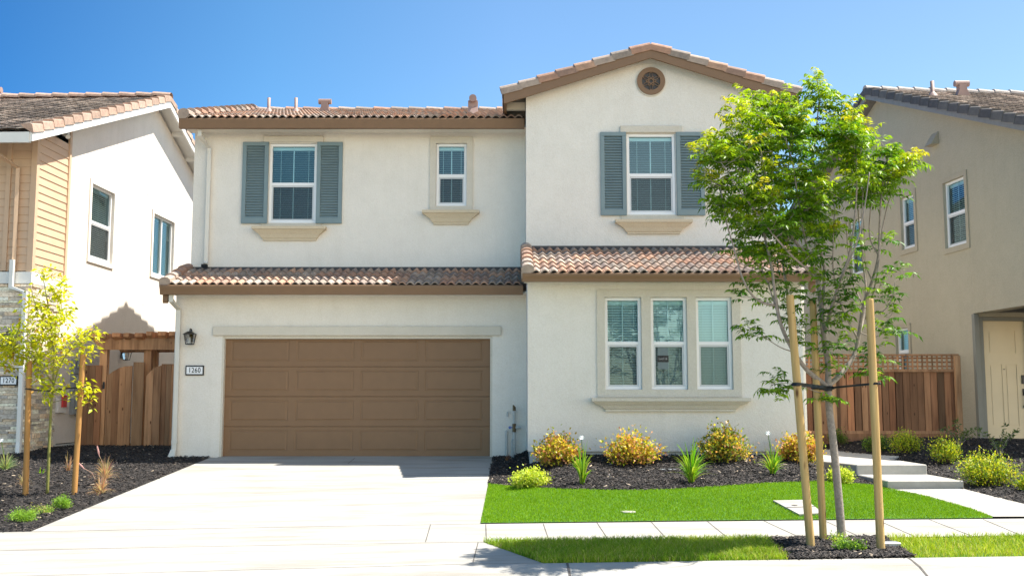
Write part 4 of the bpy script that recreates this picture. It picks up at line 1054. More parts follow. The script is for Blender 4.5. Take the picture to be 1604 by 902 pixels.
mb = MB(MR0); hx = dx1-.07; mb.box(hx-.04,hx+.04,yd-.03,yd+.002,1.42,1.60); mb.box(hx-.03,hx+.03,yd-.03,yd+.002,1.18,1.32); mb.tube([(hx,yd-.05,1.26),(hx,yd-.07,1.2),(hx,yd-.06,.96)], .013, 6); mb.box(hx-.025,hx+.025,yd-.06,yd+.002,.92,.98); mb.build('handle', 'black_metal', dd)
mb = MB(MR0); mb.tube([(dx0+.44,yd-.008,1.72),(dx0+.44,yd+.002,1.72)], .012, 8); mb.build('peephole', 'black_metal', dd)
mb = MB(MR0); mb.box(dx0,dx1,yd-.01,yd+.03,.215,.30); mb.build('threshold', 'black_metal', dd)
mb = MB(MR0); mb.box(.02,.4,PO,13.2,-.3,.24); mb.build('foundation', 'foundation', RH)
tr = (.10,.10,.12,.10,.03)
for hh_, t_ in ((rh[0],45),(rh[1],60),(rh[2],60),(rh[3],65)):
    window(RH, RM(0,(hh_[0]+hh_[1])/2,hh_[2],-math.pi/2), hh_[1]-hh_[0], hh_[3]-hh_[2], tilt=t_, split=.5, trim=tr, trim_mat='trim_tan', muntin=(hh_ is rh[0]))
# roof
rp = .385; crr = 1/math.hypot(1, rp); yk_ = 6.6; e0 = -1.0
zE = lambda y: 6.02 + rp*(y+.2)
uxr = MR.to_3x3() @ Vector((1,0,0)); vyr = MR.to_3x3() @ Vector((0,crr,rp*crr)); vyrb = MR.to_3x3() @ Vector((0,-crr,rp*crr))
rpt = lambda x, y, z: MR0 @ Vector((x,y,z))
RRoof = tile_field('roof', rpt(-.32, e0, zE(e0)+.17), uxr, vyr, 9.4, (yk_-e0)/crr, RH, 'tile_brown', wave=.30, course=.30, amp=.006, lip=.042, wper=1, sub=4)
tile_field('back_roof', rpt(-.32, 2*yk_-e0, zE(e0)+.17), uxr, vyrb, 9.4, (yk_-e0)/crr, RH, 'tile_brown', wave=.30, course=.30, amp=.006, lip=.042, wper=1, sub=4)
cap_tiles('rake_tiles', rpt(-.34, e0-.02, zE(e0)+.21), rpt(-.34, yk_, zE(yk_)+.21), -uxr, RRoof, 'tile_rake_grey', 19, 'flat', drop=.17, width=.2)
cap_tiles('rake_tiles', rpt(-.34, 2*yk_-e0, zE(e0)+.21), rpt(-.34, yk_, zE(yk_)+.21), -uxr, RRoof, 'tile_rake_grey', 19, 'flat', drop=.17, width=.2)
cap_tiles('ridge_tiles', rpt(-.30, yk_+.03, zE(yk_)+.19), rpt(9, yk_+.03, zE(yk_)+.19), MR.to_3x3() @ Vector((0,1,0)), RRoof, 'tile_rake_pale', 22, 'ridge', r=.13)
rakeboard(MR0, -.32, -.27, e0, yk_, zE(e0)-.06, zE(yk_)-.06, .19, 'grey_fascia', RRoof)
mb = MB(MR0); mb.prism([(e0,zE(e0)+.06),(yk_,zE(yk_)+.06),(2*yk_-e0,zE(e0)+.06),(2*yk_-e0,zE(e0)+.1),(yk_,zE(yk_)+.1),(e0,zE(e0)+.1)], 'x', -.268, 9); mb.build('soffit', 'grey_fascia', RRoof)
def on_rroof(px, py):
    o = MR.inverted() @ Vector((0,0,CZ)); u, a, b = ray(px, py); d = MR.to_3x3().inverted() @ Vector((u,a,b))
    # plane z+.2 = zE(y)+.2
    t = (zE(o.y)+.2-.2 - o.z)/(d.z - rp*d.y); q = o + d*t; return MR @ q
p = on_rroof(1461,150); vent_pipe(p.x, p.y, p.z+.05, .30, RRoof)
p = on_rroof(1507,150); t_vent(p.x, p.y, p.z+.08, .9, RRoof, 0)
y, z = RPt(1465,219)
mb = MB(MR0); mb.add([(0,y-.16,z-.13),(0,y+.16,z-.13),(-.19,y+.16,z-.14),(-.19,y-.16,z-.14),(0,y-.16,z+.16),(0,y+.16,z+.16)], [(0,1,2,3),(3,2,5,4),(0,3,4),(1,5,2)]); mb.build('dryer_vent', 'trim_tan', RH)

# ------------------------------------------------------------------ fences, gate and arbour
def woodcol(r, base=(.27,.13,.066), v=.6):
    k = r.uniform(1-v, 1+v)*(1.45 if r.uniform(0,1) < .15 else 1); w_ = r.uniform(-.03,.05); return (base[0]*k, (base[1]+w_*.4)*k, (base[2]+w_*.3)*k)
rw = random.Random(3)
FE = empty('wooden_fence', (7.9, 22.5, .2), label='reddish brown board fence with lattice top behind the stepped walkway', category='fence')
b = MB(); b.col = (1,1,1); x = 4.9; zt = 1.72
while x < 9.44:
    ww = rw.uniform(.125,.15); b.col = woodcol(rw); b.box(x, x+ww, 22.5+rw.choice([0,.004,.012]), 22.535, .36, zt-.0); x += ww+rw.choice([.006,.012,.022])
b.build('boards', 'wood_board', FE)
b = MB(); b.col = (.05,.022,.012); b.box(4.9, 9.44, 22.545, 22.56, .36, 1.72); b.build('dark_gap_backing', 'wood_board', FE)  # dark sheet added to put shade into the gaps between boards
b = MB(); b.col = woodcol(rw, (.25,.12,.06), .1); b.box(4.9,9.5,22.44,22.56,.17,.38); b.build('kickboard', 'wood_board', FE)
b = MB(); b.col = woodcol(rw, (.33,.17,.09), .1); b.box(4.88,9.52,22.44,22.60,2.02,2.06); b.box(4.9,9.5,22.46,22.5,1.68,1.74); b.box(4.9,9.5,22.46,22.5,.38,.44); b.build('rail', 'wood_board', FE)
b = MB(); b.col = (1,1,1); x = 4.95
while x < 9.45: b.col = woodcol(rw, (.38,.2,.1), .2); b.box(x, x+.035, 22.49, 22.51, 1.74, 2.02); x += .105
for zz in (1.80,1.89,1.975): b.col = woodcol(rw, (.34,.17,.09), .2); b.box(4.9,9.45,22.511,22.525,zz-.017,zz+.017)
b.build('lattice', 'wood_board', FE)
for x in (6.75, 9.40, 4.95):
    b = MB(); b.col = woodcol(rw, (.42,.24,.13), .1); b.box(x,x+.11,22.38,22.48,-.1,2.02); b.build('post', 'wood_board', FE)
for k, zz in ((0,0),):
    pass
# left side: fence panel, gate, second panel and arbour
YGt = 21.9
FL = empty('wooden_fence', (-8.0, YGt, 0), label='brown board fence either side of the arched gate', category='fence')
def boards(px0, px1, py_top, Y, par, nb, base=(.36,.18,.09), name='boards', arch=None):
    xa, xb = P(px0,640,Y).x, P(px1,640,Y).x; b = MB(); b.col = (1,1,1); w_ = (xb-xa)/nb
    for i in range(nb):
        b.col = woodcol(rw, base, .3); x0_ = xa+i*w_; x1_ = x0_+w_-.006; o_ = rw.choice([0,.02])
        if arch: z0_, z1_ = arch(i/nb), arch((i+1)/nb)
        else: z0_ = z1_ = pz(py_top, Y)
        b.prism([(x0_,-.1),(x1_,-.1),(x1_,z1_),(x0_,z0_)], 'y', Y-.02-o_, Y+.0)
    return b.build(name, 'wood_board', par)
boards(128, 158, 572, YGt, FL, 3, (.31,.15,.075)); boards(252, 283, 570, YGt, FL, 4)
boards(207, 224.5, 567, YGt-.08, FL, 1, (.38,.20,.10), 'post')
b = MB(); b.col = woodcol(rw, (.3,.17,.1), .1); a = P(131,0,YGt).x; b.box(P(128,600,YGt).x, P(160,600,YGt).x, YGt, YGt+.04, 1.3, 1.4); b.box(P(252,600,YGt).x, -6.2, YGt, YGt+.04, 1.3,1.4); b.build('rail', 'wood_board', FL)
GT = empty('garden_gate', (-7.75, YGt, 0), label='brown wooden gate of vertical boards with an arched top under the arbour', category='gate')
zt0, zt1 = pz(588,YGt), pz(573,YGt)
boards(166, 206, 572, YGt-.03, GT, 4, (.36,.185,.09), arch=lambda t: zt0 + (zt1-zt0)*math.sin(math.pi/2*min(1,t*1.15)))
boards(228, 252, 572, YGt-.03, GT, 2, (.44,.24,.125), arch=lambda t: pz(589,YGt) + (pz(572,YGt)-pz(589,YGt))*min(1,t*1.5))
b = MB(); b.box(P(164,604,YGt).x-.02, P(164,604,YGt).x+.02, YGt-.06, YGt-.05, pz(609,YGt), pz(598,YGt)); b.build('latch', 'black_metal', GT)
AR = empty('garden_arbour', (-7.6, YGt, 0), label='brown timber arbour with notched rafters over the arched gate', category='arbour')
wb_ = (.42,.21,.10)
for px_ in (162, 231):
    b = MB(); b.col = woodcol(rw, wb_, .1); x = P(px_,620,YGt+.12).x; b.box(x-.075,x+.075,YGt+.03,YGt+.17,-.1,pz(546,YGt)); b.build('post', 'wood_board', AR)
b = MB(); b.col = woodcol(rw, wb_, .1); x = P(243,560,YGt+1.1).x; b.box(x-.07,x+.07,YGt+1.0,YGt+1.14,-.1,2.2); b.build('post', 'wood_board', AR)
for dy in (-.03, 1.1):
    b = MB(); b.col = woodcol(rw, wb_, .1); xa = P(148,540,YGt).x; b.prism([(xa+.16,2.12),(-6.24,2.12),(-6.24,2.36),(xa,2.36),(xa,2.30)], 'y', YGt+dy-.03, YGt+dy+.03); b.build('beam', 'wood_board', AR)
for i in range(11):
    b = MB(); b.col = woodcol(rw, wb_, .2); x = -8.72+i*.235; zz = 2.33 if i < 5 else 2.36
    b.prism([(YGt-.20,zz+.05),(YGt-.20,zz+.13),(YGt+1.4,zz+.13),(YGt+1.4,zz+.05),(YGt+1.3,zz),(YGt-.1,zz)], 'x', x, x+.11 if i%2 else x+.16); b.build('rafter', 'wood_board', AR)
yl, zl = LP(190, 556)
lantern(LH, LM(0, yl, zl+.03, math.pi/2), .95)

# ------------------------------------------------------------------ leaves
def leaf_mesh(name, parent, specs, mat='leaf'):
    """specs: arrays c (base), d (direction), n (normal), L, W, col"""
    c, d, n, L, W, col = specs; k = len(c)
    d = d/np.linalg.norm(d, axis=1)[:,None]; s = np.cross(d, n); s /= (np.linalg.norm(s, axis=1)[:,None]+1e-9); n2 = np.cross(s, d)
    L = L[:,None]; W = W[:,None]
    V = np.stack([c, c+d*L*.38+s*W*.5+n2*W*.12, c+d*L*.42-n2*W*.05, c+d*L*.38-s*W*.5+n2*W*.12, c+d*L*.97-n2*L*.12], 1)
    loc = [(0,1,2),(0,2,3),(2,1,4),(3,2,4)]
    me = bpy.data.meshes.new(name); base = np.arange(k)*5
    loops = (base[:,None]+np.array(loc).ravel()[None,:]).ravel()
    me.vertices.add(k*5); me.vertices.foreach_set('co', V.reshape(-1).astype(np.float32))
    me.loops.add(len(loops)); me.loops.foreach_set('vertex_index', loops.astype(np.int32))
    me.polygons.add(k*4); me.polygons.foreach_set('loop_start', np.arange(0, k*12, 3).astype(np.int32)); me.polygons.foreach_set('loop_total', np.full(k*4,3,np.int32))
    me.update(calc_edges=True)
    cc = np.hstack([np.repeat(col, 5, 0), np.ones((k*5,1))])
    ca = me.color_attributes.new('Col', 'FLOAT_COLOR', 'POINT'); ca.data.foreach_set('color', cc.astype(np.float32).ravel())
    me.materials.append(MATS[mat]); return link(name, me, parent)
def spline(pts, n=6):
    pts = [np.array(p, float) for p in pts]; out = []
    for i in range(len(pts)-1):
        p0 = pts[max(i-1,0)]; p1 = pts[i]; p2 = pts[i+1]; p3 = pts[min(i+2,len(pts)-1)]
        for j in range(n):
            t = j/n; out.append(.5*((2*p1)+(-p0+p2)*t+(2*p0-5*p1+4*p2-p3)*t*t+(-p0+3*p1-3*p2+p3)*t**3))
    out.append(pts[-1]); return out

def stake(base_px, top_px, Y0, r, mat, label, group, Y1=None):
    bx, by = gp(*base_px); top = P(top_px[0], top_px[1], Y1 if Y1 else by)
    mb = MB(); z0 = G(bx, by)-.1; pts = [Vector((bx,by,z0)).lerp(top, t) for t in (0,.25,.5,.75,.995,1.0)]
    mb.tube(pts, [r*1.03,r,r*1.0,r*.98,r*.96,r*.85], 16)
    return mb.build('tree_stake', mat, origin=(bx,by,z0), smooth=False, label=label, category='stake', group=group), (bx,by), top

# --- big street tree
TY = gp(1318,846)[1]
r_t = np.random.default_rng(21)
tb = gp(1318,844)
TR = empty('street_tree', (tb[0], tb[1], G(*tb)), label='tall young tree with feathery bright green leaves, tied between three stakes', category='tree')
def T(px, py, dy=0): return np.array(P(px, py, TY+dy-.35*min(1,max(0,(600-py)/350))))
limbs = [
 ([(1319,850,0),(1317,820,0),(1312,760,0),(1305,690,0),(1299,640,0),(1297,603,0)], .046, .036),
 ([(1297,606,0),(1283,595,-.03),(1262,577,-.1),(1240,545,-.18),(1222,505,-.22),(1214,460,-.25),(1208,415,-.25),(1195,360,-.2),(1182,300,-.2),(1165,250,-.15)], .030, .008),
 ([(1213,478,-.23),(1195,474,-.3),(1178,462,-.35),(1163,435,-.4),(1150,390,-.4),(1137,345,-.4),(1128,290,-.35)], .014, .006),
 ([(1297,606,0),(1297,570,.02),(1291,535,.04),(1287,490,.05),(1281,440,.05),(1268,405,.0),(1245,378,-.05),(1222,340,-.1),(1203,290,-.1),(1190,230,-.1)], .036, .008),
 ([(1287,490,.05),(1290,455,.2),(1291,420,.3),(1283,385,.35),(1276,340,.35),(1272,280,.3),(1278,210,.25),(1284,150,.2)], .020, .006),
 ([(1297,604,0),(1318,585,.1),(1338,556,.2),(1346,520,.25),(1352,480,.25),(1366,440,.2),(1376,400,.15),(1378,350,.1),(1382,290,.05),(1392,240,0)], .030, .007),
 ([(1292,520,.04),(1303,480,-.15),(1316,440,-.3),(1330,400,-.35),(1338,350,-.4),(1342,290,-.35),(1340,220,-.3)], .020, .006),
 ([(1346,520,.25),(1352,500,.45),(1356,450,.55),(1350,400,.6),(1345,340,.6),(1340,270,.5),(1335,200,.4)], .014, .006),
 ([(1376,400,.15),(1384,350,.3),(1394,310,.35),(1410,280,.35),(1430,250,.3)], .009, .004),
 ([(1240,545,-.18),(1238,500,.15),(1232,450,.35),(1225,400,.45),(1222,330,.5),(1235,260,.5),(1240,190,.4)], .018, .006),
 ([(1268,405,.0),(1258,360,-.35),(1250,310,-.5),(1240,250,-.5),(1225,200,-.45)], .012, .005),
 ([(1281,440,.05),(1262,420,-.3),(1240,400,-.5),(1215,372,-.6),(1190,340,-.6),(1160,300,-.55),(1130,255,-.5)], .014, .005),
 ([(1316,440,-.3),(1330,410,-.6),(1345,370,-.75),(1355,320,-.75),(1362,270,-.7)], .011, .005),
 ([(1246,552,-.18),(1225,545,-.25),(1205,533,-.3),(1185,518,-.35),(1172,512,-.35)], .007, .003),
 ([(1297,615,0),(1282,614,-.1),(1265,608,-.2),(1247,602,-.25),(1225,600,-.25),(1208,603,-.25)], .006, .003),
 ([(1338,556,.2),(1352,560,-.1),(1362,565,-.2),(1365,585,-.25)], .006, .003),
 ([(1352,480,.25),(1378,490,.0),(1396,470,-.1),(1402,440,-.1)], .008, .003),
 ([(1366,440,.2),(1352,400,.0),(1350,350,-.1),(1352,300,-.1)], .010, .004),
 ([(1376,400,.15),(1362,370,.25),(1364,320,.3),(1366,280,.3)], .009, .004),
 ([(1352,480,.25),(1335,440,.35),(1328,390,.4),(1325,340,.4)], .010, .004),
 ([(1343,530,.22),(1318,480,.1),(1306,430,.0),(1305,380,-.1),(1308,320,-.1)], .011, .004),
 ([(1384,350,.3),(1372,440,.1),(1356,500,.25)][::-1], .010, .005),
 ([(1222,505,-.22),(1205,450,-.05),(1185,400,.1),(1172,350,.15)], .010, .004),
 ([(1346,520,.25),(1368,528,.1),(1388,520,.0),(1398,522,0)], .006, .003),
]
tm = MB(); nodesP = []; 
for pl, ra, rb in limbs:
    pts = spline([T(*p) for p in pl], 5); k = len(pts)
    tm.tube(pts, [ra + (rb-ra)*(i/(k-1))**.8 for i in range(k)], 9 if ra > .015 else 6)
    if pl is limbs[0][0]: continue
    for i in range(2, k): nodesP.append((pts[i], ra + (rb-ra)*(i/(k-1))))
NP_ = np.array([n[0] for n in nodesP]); NR_ = np.array([n[1] for n in nodesP])
crown_px = [(1080,232),(1100,205),(1128,200),(1128,140),(1160,128),(1185,150),(1205,130),(1240,142),(1262,122),(1280,112),(1298,135),(1315,165),(1345,145),(1358,175),(1368,215),(1390,235),(1442,238),(1420,275),(1402,300),(1372,318),(1335,325),(1318,352),(1290,390),(1245,415),(1185,402),(1140,372),(1105,325),(1092,270)]
def crown_tips(poly, n, depth, cy, minsep, r, Tf):
    pa = np.array(poly, float); lo = pa.min(0); hi = pa.max(0); tips = []; tries = 0
    cen = pa.mean(0)
    while len(tips) < n and tries < 60000:
        tries += 1; q = r.uniform(lo, hi)
        if not in_poly(poly, q[0], q[1]): continue
        e = min(np.hypot(*(q-(a+(b-a)*np.clip(np.dot(q-a,b-a)/np.dot(b-a,b-a),0,1)))) for a, b in zip(pa, np.roll(pa,-1,0)))
        dd = depth*math.sqrt(min(1, e/85.0))+.06
        p = Tf(q[0], q[1], r.uniform(-dd, dd)+cy)
        if tips and np.min(np.linalg.norm(np.array(tips)-p, axis=1)) < minsep: continue
        tips.append(p)
    return tips
tips = crown_tips(crown_px, 262, .95, 0, .10, r_t, T)
extra = [(1330,350,.2),(1345,400,.4),(1372,385,.3),(1388,370,.3),(1340,375,-.5),(1180,450,-.3),(1240,455,.1),(1290,465,.0),(1300,490,-.1),(1328,520,-.25),(1315,455,-.3),(1250,530,-.2),(1232,500,.1),(1288,440,-.3),(1295,545,-.2),(1200,470,.1),
 (1150,458,-.35),(1168,440,-.3),(1190,432,-.2),(1205,445,.1),(1228,470,-.1),(1240,490,-.2),(1252,512,-.15),(1225,455,.2),(1262,470,.1),(1236,425,-.2),(1260,440,.3),
 (1325,445,-.25),(1335,460,-.3),(1318,470,-.2),(1345,478,-.3),(1330,492,-.3),(1355,455,-.1),(1310,500,-.2),(1285,505,-.25),(1275,520,-.3),(1260,500,-.2),(1395,425,-.1),(1408,420,-.1),(1380,440,0),(1398,455,-.1),
 (1385,470,0),(1400,485,-.05),(1385,515,-.05),(1402,520,0),(1395,535,0),(1378,505,.1),(1372,560,-.2),(1358,575,-.25),(1368,590,-.25),(1362,545,-.2),(1352,590,-.2),
 (1212,600,-.25),(1206,618,-.25),(1222,585,-.25),(1232,610,-.25),(1218,628,-.25),(1172,508,-.35),(1160,516,-.35),(1182,522,-.35),(1300,570,-.05),(1292,578,-.05),(1293,628,-.08),(1302,632,-.05),(1265,545,.1),(1310,540,.3),(1328,420,.2),(1300,430,0),(1275,430,-.2),(1350,420,-.3),(1215,395,-.5),(1190,400,-.4),(1165,390,-.3)]
etips = [T(*e) for e in extra]
alltips = [(t, 1) for t in tips] + [(t, 0) for t in etips]
C_, D_, N_, L_, W_, K_ = [], [], [], [], [], []
tw = tm
zmin = T(1200,420)[2]; zmax = T(1280,115)[2]
for tip, big in alltips:
    below = NP_ - tip; dist = np.linalg.norm(below, axis=1) + np.maximum(0, below[:,2]+.05)*3
    i = int(np.argmin(dist)); s = NP_[i]
    L = np.linalg.norm(tip-s)
    mid = (s+tip)/2 + np.array([0,0,-.12*L]) + r_t.normal(0,.02,3)
    pts = spline([s, mid, tip], 5); r0 = min(NR_[i]*.6, .002+.010*L)
    tw.tube(pts, [r0+(.0022-r0)*(j/(len(pts)-1)) for j in range(len(pts))], 4, cap=False)
    hgt = (tip[2]-zmin)/(zmax-zmin); out = abs(tip[0]-T(1262,300)[0])/1.1
    nl = r_t.integers(7,12) if big else r_t.integers(4,7)
    young = np.clip(.30 + .32*hgt + .22*out + r_t.normal(0,.25), 0, 1) if big else r_t.uniform(0,.55)
    seg = min(L, .42); ax = (tip-mid); ax = ax/(np.linalg.norm(ax)+1e-9)
    for k in range(nl):
        f = k/(nl-1); ang = k*2.4 + r_t.uniform(0,.6)
        q = tip - ax*seg*(1-f)*.8 + r_t.normal(0,.008,3)
        az = np.array([math.cos(ang), math.sin(ang), 0.]); out_d = az*(1.0-.45*f) + np.array([0,0,.35+.6*f]) + ax*.3; out_d /= np.linalg.norm(out_d)
        RL = r_t.uniform(.15,.28)*(1-.35*f)*(1 if big else .95)
        npair = int(4 + RL*14); per = np.cross(out_d, [0,0,1.]); per /= np.linalg.norm(per)+1e-9
        mix_ = np.clip(young*(.35+.75*f) + r_t.normal(0,.10), 0, .93)
        cg = np.array((.050,.165,.008)); cy_ = np.array((.30,.47,.014)); co = np.array((.50,.54,.018)); cr_ = np.array((.56,.42,.04))
        if mix_ < .55: col = cg + (cy_-cg)*(mix_/.55)
        elif mix_ < .9: col = cy_ + (co-cy_)*((mix_-.55)/.35)
        else: col = co + (cr_-co)*((mix_-.9)/.1)
        for j in range(npair+1):
            g_ = (j+.8)/(npair+.8); arc = q + out_d*RL*g_ + np.array([0,0,-RL*.42*g_*g_])
            tang = out_d + np.array([0,0,-.84*g_])
            for sd_ in ((-1,1) if j < npair else (0,)):
                dv = tang*.55 + per*sd_*.9 + np.array([0,0,-.38]) + r_t.normal(0,.13,3)
                C_.append(arc); D_.append(dv); N_.append(np.array([0,0,1.])+r_t.normal(0,.35,3)); L_.append(r_t.uniform(.062,.098)*(1-.2*f)); W_.append(r_t.uniform(.019,.028)); K_.append(col*r_t.uniform(.6,1.3))
        
tm.build('trunk', 'bark', TR, smooth=True)
leaf_mesh('crown', TR, tuple(np.array(a) for a in (C_, D_, N_, L_, W_, K_)))
print('street tree leaflets', len(C_))
sg_ = 'stakes of the street tree'
s1, b1, t1 = stake((1271,857), (1237,462), None, .041, 'stake_wood', 'weathered pale stake leaning left of the street tree trunk', sg_)
s2, b2, t2 = stake((1290,847), (1273,470), None, .037, 'stake_wood', 'pale round stake close behind the street tree trunk', sg_, )
s3, b3, t3 = stake((1380,862), (1362,468), None, .040, 'stake_wood', 'pale round stake standing right of the street tree trunk', sg_)
def strap(pts, wd, th, label):
    mb = MB(); pts = [Vector(p) for p in spline(pts, 4)]
    vs = []
    for i, p in enumerate(pts):
        d = (pts[min(i+1,len(pts)-1)]-pts[max(i-1,0)]).normalized(); s = Vector((-d.y,d.x,0)).normalized(); tw_ = math.sin(i*.9)*.5
        up = Vector((0,0,1))*math.cos(tw_) + s*math.sin(tw_); s2 = s*math.cos(tw_) - Vector((0,0,1))*math.sin(tw_)
        vs += [p-up*wd-s2*th, p+up*wd-s2*th, p+up*wd+s2*th, p-up*wd+s2*th]
    fs = [(i*4+j, i*4+(j+1)%4, i*4+4+(j+1)%4, i*4+4+j) for i in range(len(pts)-1) for j in range(4)]
    mb.add(vs, fs); mb.tube([pts[0]+Vector((.0,0,0)), pts[0]+Vector((.02,.02,0))], .015, 6); return mb
def at_h(b, top, z):
    t = (z-G(*b))/(top.z-G(*b)); return Vector((b[0],b[1],G(*b))).lerp(top, t)
zs_ = T(1297,606)[2]; tc_ = Vector(T(1297,607)); q1 = at_h(b1, t1, T(1245,603)[2]); q3 = at_h(b3, t3, T(1370,603)[2]); q2 = at_h(b2, t2, zs_)
o_ = Vector((0,-.05,0))
mb = strap([q1+Vector((-.05,.0,0)), q1+Vector((0,-.05,0)), q1.lerp(tc_,.5)+o_*.6, tc_+Vector((-.03,-.05,0)), tc_+Vector((.05,-.03,0)), tc_+Vector((.0,.06,.0))], .018, .004, '')
mb.v += []; TIE = empty('tree_tie', tuple(tc_), label='black rubber ties joining the tall tree trunk to its three stakes', category='tree tie')
mb.build('strap', 'strap_black', TIE)
mb = strap([q3+Vector((.05,0,.005)), q3+Vector((0,-.052,.004)), q3.lerp(tc_,.5)+o_*.5, tc_+Vector((.04,-.045,0)), tc_+Vector((-.05,-.03,-.01))], .010, .005, ''); mb.build('strap', 'strap_black', TIE)
mb = strap([q2+Vector((-.045,0,-.01)), q2+Vector((0,-.045,-.01)), q2.lerp(tc_,.6)+Vector((0,-.05,-.02)), tc_+Vector((.03,-.05,-.02))], .014, .005, ''); mb.build('strap', 'strap_black', TIE)

# --- small tree on the left
lb = gp(74,773); LY = lb[1]
LT = empty('young_tree', (lb[0], lb[1], G(*lb)), label='slim green stemmed sapling with yellow leaves in front of the stone wall', category='tree')
def T2(px, py, dy=0): return np.array(P(px, py, LY+dy))
limbs2 = [([(74,776,0),(77,700,0),(80,640,0),(83,600,0),(84,560,0),(80,510,0),(72,460,0),(66,430,0)], .024, .005),
 ([(82,610,0),(95,570,-.1),(112,545,-.1),(125,530,-.1),(150,520,-.1)], .012, .004), ([(83,600,0),(65,575,-.1),(45,550,-.1),(20,535,-.15)], .010, .004),
 ([(84,560,0),(92,520,.15),(96,480,.2),(95,450,.2)], .008,.003), ([(80,510,0),(60,490,-.2),(48,450,-.2)], .007,.003), ([(82,620,0),(66,600,.1),(60,575,.2),(55,540,.2)], .006,.003),
 ([(82,630,0),(100,625,-.1),(118,615,-.1),(130,612,-.1)], .005,.003)]
tm = MB(); nodesP = []
for pl, ra, rb in limbs2:
    pts = spline([T2(*p) for p in pl], 5); k = len(pts); tm.tube(pts, [ra+(rb-ra)*(i/(k-1)) for i in range(k)], 8)
    for i in range(8 if pl is limbs2[0][0] else 2, k): nodesP.append((pts[i], ra))
NP2 = np.array([n[0] for n in nodesP])
crown2 = [(45,425),(60,415),(85,425),(108,455),(118,480),(112,505),(130,510),(165,512),(168,525),(140,548),(120,555),(100,575),(108,600),(98,625),(75,630),(62,595),(30,565),(-5,560),(-5,520),(25,505),(40,480),(38,450)]
tips2 = crown_tips(crown2, 100, .5, 0, .10, r_t, T2) + [T2(130,600,-.1),T2(138,612,-.1),T2(140,628,-.1),T2(128,620,0),T2(122,560,0),T2(10,575,-.1),T2(15,550,-.1),T2(-3,540,0),T2(35,570,0)]
C_, D_, N_, L_, W_, K_ = [], [], [], [], [], []; tw = tm
for tip in tips2:
    b_ = NP2-tip; i = int(np.argmin(np.linalg.norm(b_,axis=1)+np.maximum(0,b_[:,2])*2)); s = NP2[i]; mid = (s+tip)/2 + r_t.normal(0,.03,3)
    tw.tube(spline([s,mid,tip],4), .0035, 4, cap=False)
    y_ = r_t.uniform(0,1)
    for k in range(r_t.integers(15,22)):
        q = tip + r_t.normal(0,.065,3); a = r_t.uniform(0,2*math.pi); dv = np.array([math.cos(a), math.sin(a), r_t.uniform(-1.0,.2)])
        C_.append(q); D_.append(dv); N_.append(np.array([0,0,1.])+r_t.normal(0,.5,3)); L_.append(r_t.uniform(.075,.12)); W_.append(r_t.uniform(.034,.052))
        m_ = np.clip(y_*.6+r_t.uniform(0,.6),0,1); K_.append((np.array((.32,.44,.010))*(1-m_)+np.array((.66,.64,.022))*m_)*r_t.uniform(.8,1.15) if r_t.uniform()>.06 else np.array((.45,.26,.06)))
tm.build('trunk', 'bark_green', LT, smooth=True); leaf_mesh('crown', LT, tuple(np.array(a) for a in (C_, D_, N_, L_, W_, K_)))
g2 = 'stakes of the yellow sapling'
l1, c1, u1 = stake((40,775), (46,565), None, .040, 'stake_orange', 'orange brown stake left of the yellow sapling', g2)
l2, c2, u2 = stake((116,773), (130,555), None, .040, 'stake_orange', 'orange brown stake leaning right of the yellow sapling', g2)
m1 = at_h(c1, u1, T2(44,609)[2]); m2 = at_h(c2, u2, T2(126,607)[2]); mc = Vector(T2(82,612))
TIE2 = empty('tree_tie', tuple(mc), label='thin black rubber tie joining the yellow sapling to its two stakes', category='tree tie')
strap([m1+Vector((-.045,0,0)), m1+Vector((0,-.045,0)), m1.lerp(mc,.5)+Vector((0,-.03,-.01)), mc+Vector((0,-.03,0))], .009, .004, '').build('strap', 'strap_black', TIE2)
strap([m2+Vector((.045,0,.0)), m2+Vector((0,-.045,0)), m2.lerp(mc,.5)+Vector((0,-.03,.01)), mc+Vector((0,-.03,.0))], .009, .004, '').build('strap', 'strap_black', TIE2)

